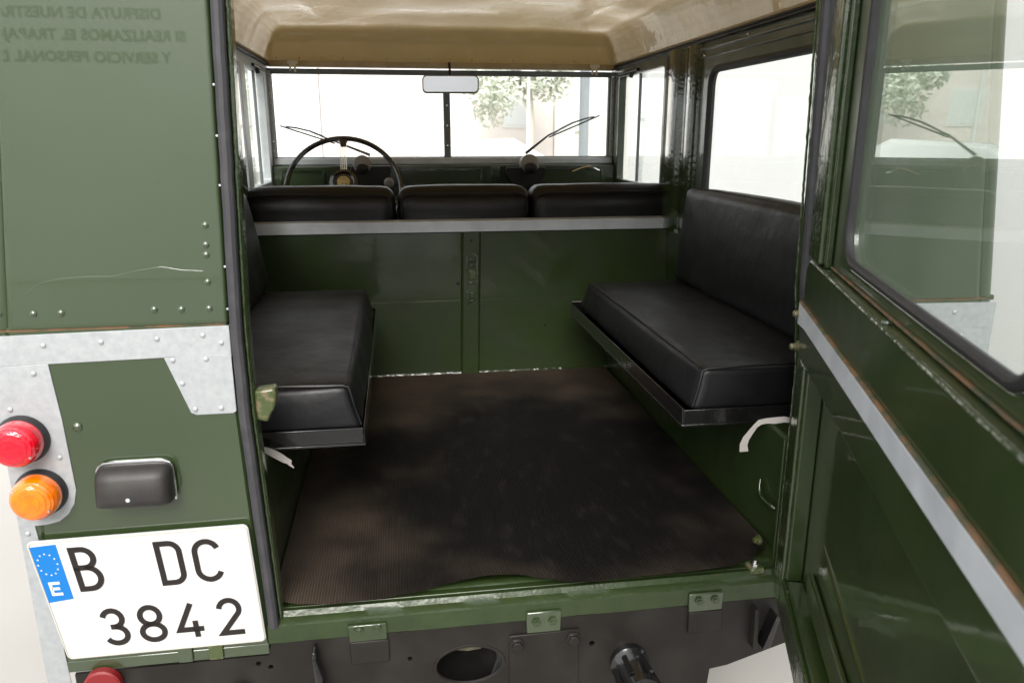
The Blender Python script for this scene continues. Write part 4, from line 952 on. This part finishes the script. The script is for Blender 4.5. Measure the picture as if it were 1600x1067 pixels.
# trees along the street
def leafy(name, x, y, h, r_, seed, label):
    rnd = random.Random(seed); t = empty(name, (x, y, GZ)); tag(t, label, 'tree')
    bm = newbm(); tube(bm, [(x, y, GZ), (x + .05, y, GZ + h * .3), (x - .05, y, GZ + h * .55), (x, y, GZ + h * .8)], [.16, .12, .08, .03], 8)
    for k in range(6):
        a = k * 1.1 + seed; tube(bm, [(x, y, GZ + h * (.35 + .05 * k)), (x + math.cos(a) * r_ * .6, y + math.sin(a) * r_ * .6, GZ + h * (.55 + .06 * k))], [.06, .02], 6)
    finish('trunk', bm, 'bark', t)
    bm = newbm(); cl = [(Vector((rnd.gauss(0, .5) * r_, rnd.gauss(0, .5) * r_, rnd.gauss(0, .38) * r_)), rnd.uniform(.25, .5) * r_) for _ in range(26)]
    for c, cr in cl:
        for _ in range(300):
            d = Vector((rnd.gauss(0, 1), rnd.gauss(0, 1), rnd.gauss(0, 1))).normalized() * cr * rnd.random() ** .4
            p = Vector((x, y, GZ + h * .62)) + c + d; a = Vector((rnd.gauss(0, 1), rnd.gauss(0, 1), rnd.gauss(0, 1))).normalized(); b2 = a.orthogonal().normalized(); l = rnd.uniform(.09, .17)
            bm.faces.new([bm.verts.new(p + a * l), bm.verts.new(p + b2 * l * .5), bm.verts.new(p - a * l), bm.verts.new(p - b2 * l * .5)])
    finish('crown', bm, 'leaf', t)
for i, (x, y, h, r_, lb) in enumerate(((5.2, 30, 6.8, 1.9, 'leafy street tree in front of the low pinkish house'),)):
    leafy('street_tree', x, y, h, r_, i + 3, lb)
# street lamps with round globes
def street_lamp(x, y, label):
    t = empty('street_lamp', (x, y, GZ)); tag(t, label, 'street lamp', 'street lamps ahead of the car')
    bm = newbm(); tube(bm, [(x, y, GZ), (x, y, GZ + 3.0)], [.06, .035], 10); finish('post', bm, 'white_render', t)
    bm = newbm(); bmesh.ops.create_uvsphere(bm, u_segments=16, v_segments=10, radius=.22); bmesh.ops.translate(bm, verts=bm.verts, vec=(x, y, GZ + 3.2)); finish('globe', bm, 'lamp_globe', t)
street_lamp(1.1, 19, 'street lamp with a white globe nearest the middle of the windscreen')
street_lamp(3.6, 21, 'street lamp with a white globe farther to the right')
# white parked car across the view
def parked(x, y, label):
    t = empty('parked_car', (x, y, GZ)); tag(t, label, 'car')
    prof = [(-2.1, .25), (-2.15, .55), (-2.0, .85), (-1.1, .95), (-.55, 1.35), (.75, 1.42), (1.5, 1.0), (2.05, .9), (2.15, .5), (2.1, .25)]
    bm = newbm(); slab(bm, [prof], -.85, .85, lambda a, b_, q: (x + a, y + q * (1 - .12 * max(0, b_ - .9) / .5), GZ + b_)); finish('body', bm, 'car_white', t, bevel=.06, segs=3)
    for w0 in ([(-.95, .98), (-.48, 1.28), (.05, 1.32), (.05, .98)], [(.12, .98), (.12, 1.32), (.7, 1.33), (1.2, 1.0)]):
        bm = newbm(); slab(bm, [w0], -.86, -.80, lambda a, b_, q: (x + a, y + q * (1 - .12 * max(0, b_ - .9) / .5), GZ + b_)); finish('side_window', bm, 'window_dark', t)
    for wx in (-1.3, 1.3):
        bm = newbm(); lathe(bm, [(0, -.02), (.19, -.02), (.2, .0), (.31, .0), (.32, .05), (.32, .2), (0, .2)], lambda a, b_, h: (x + wx + a, y - .90 + h, GZ + .32 + b_), 24); finish('wheel', bm, 'tyre', t)
parked(1.2, 13.5, 'white parked car standing across the view ahead of the windscreen')
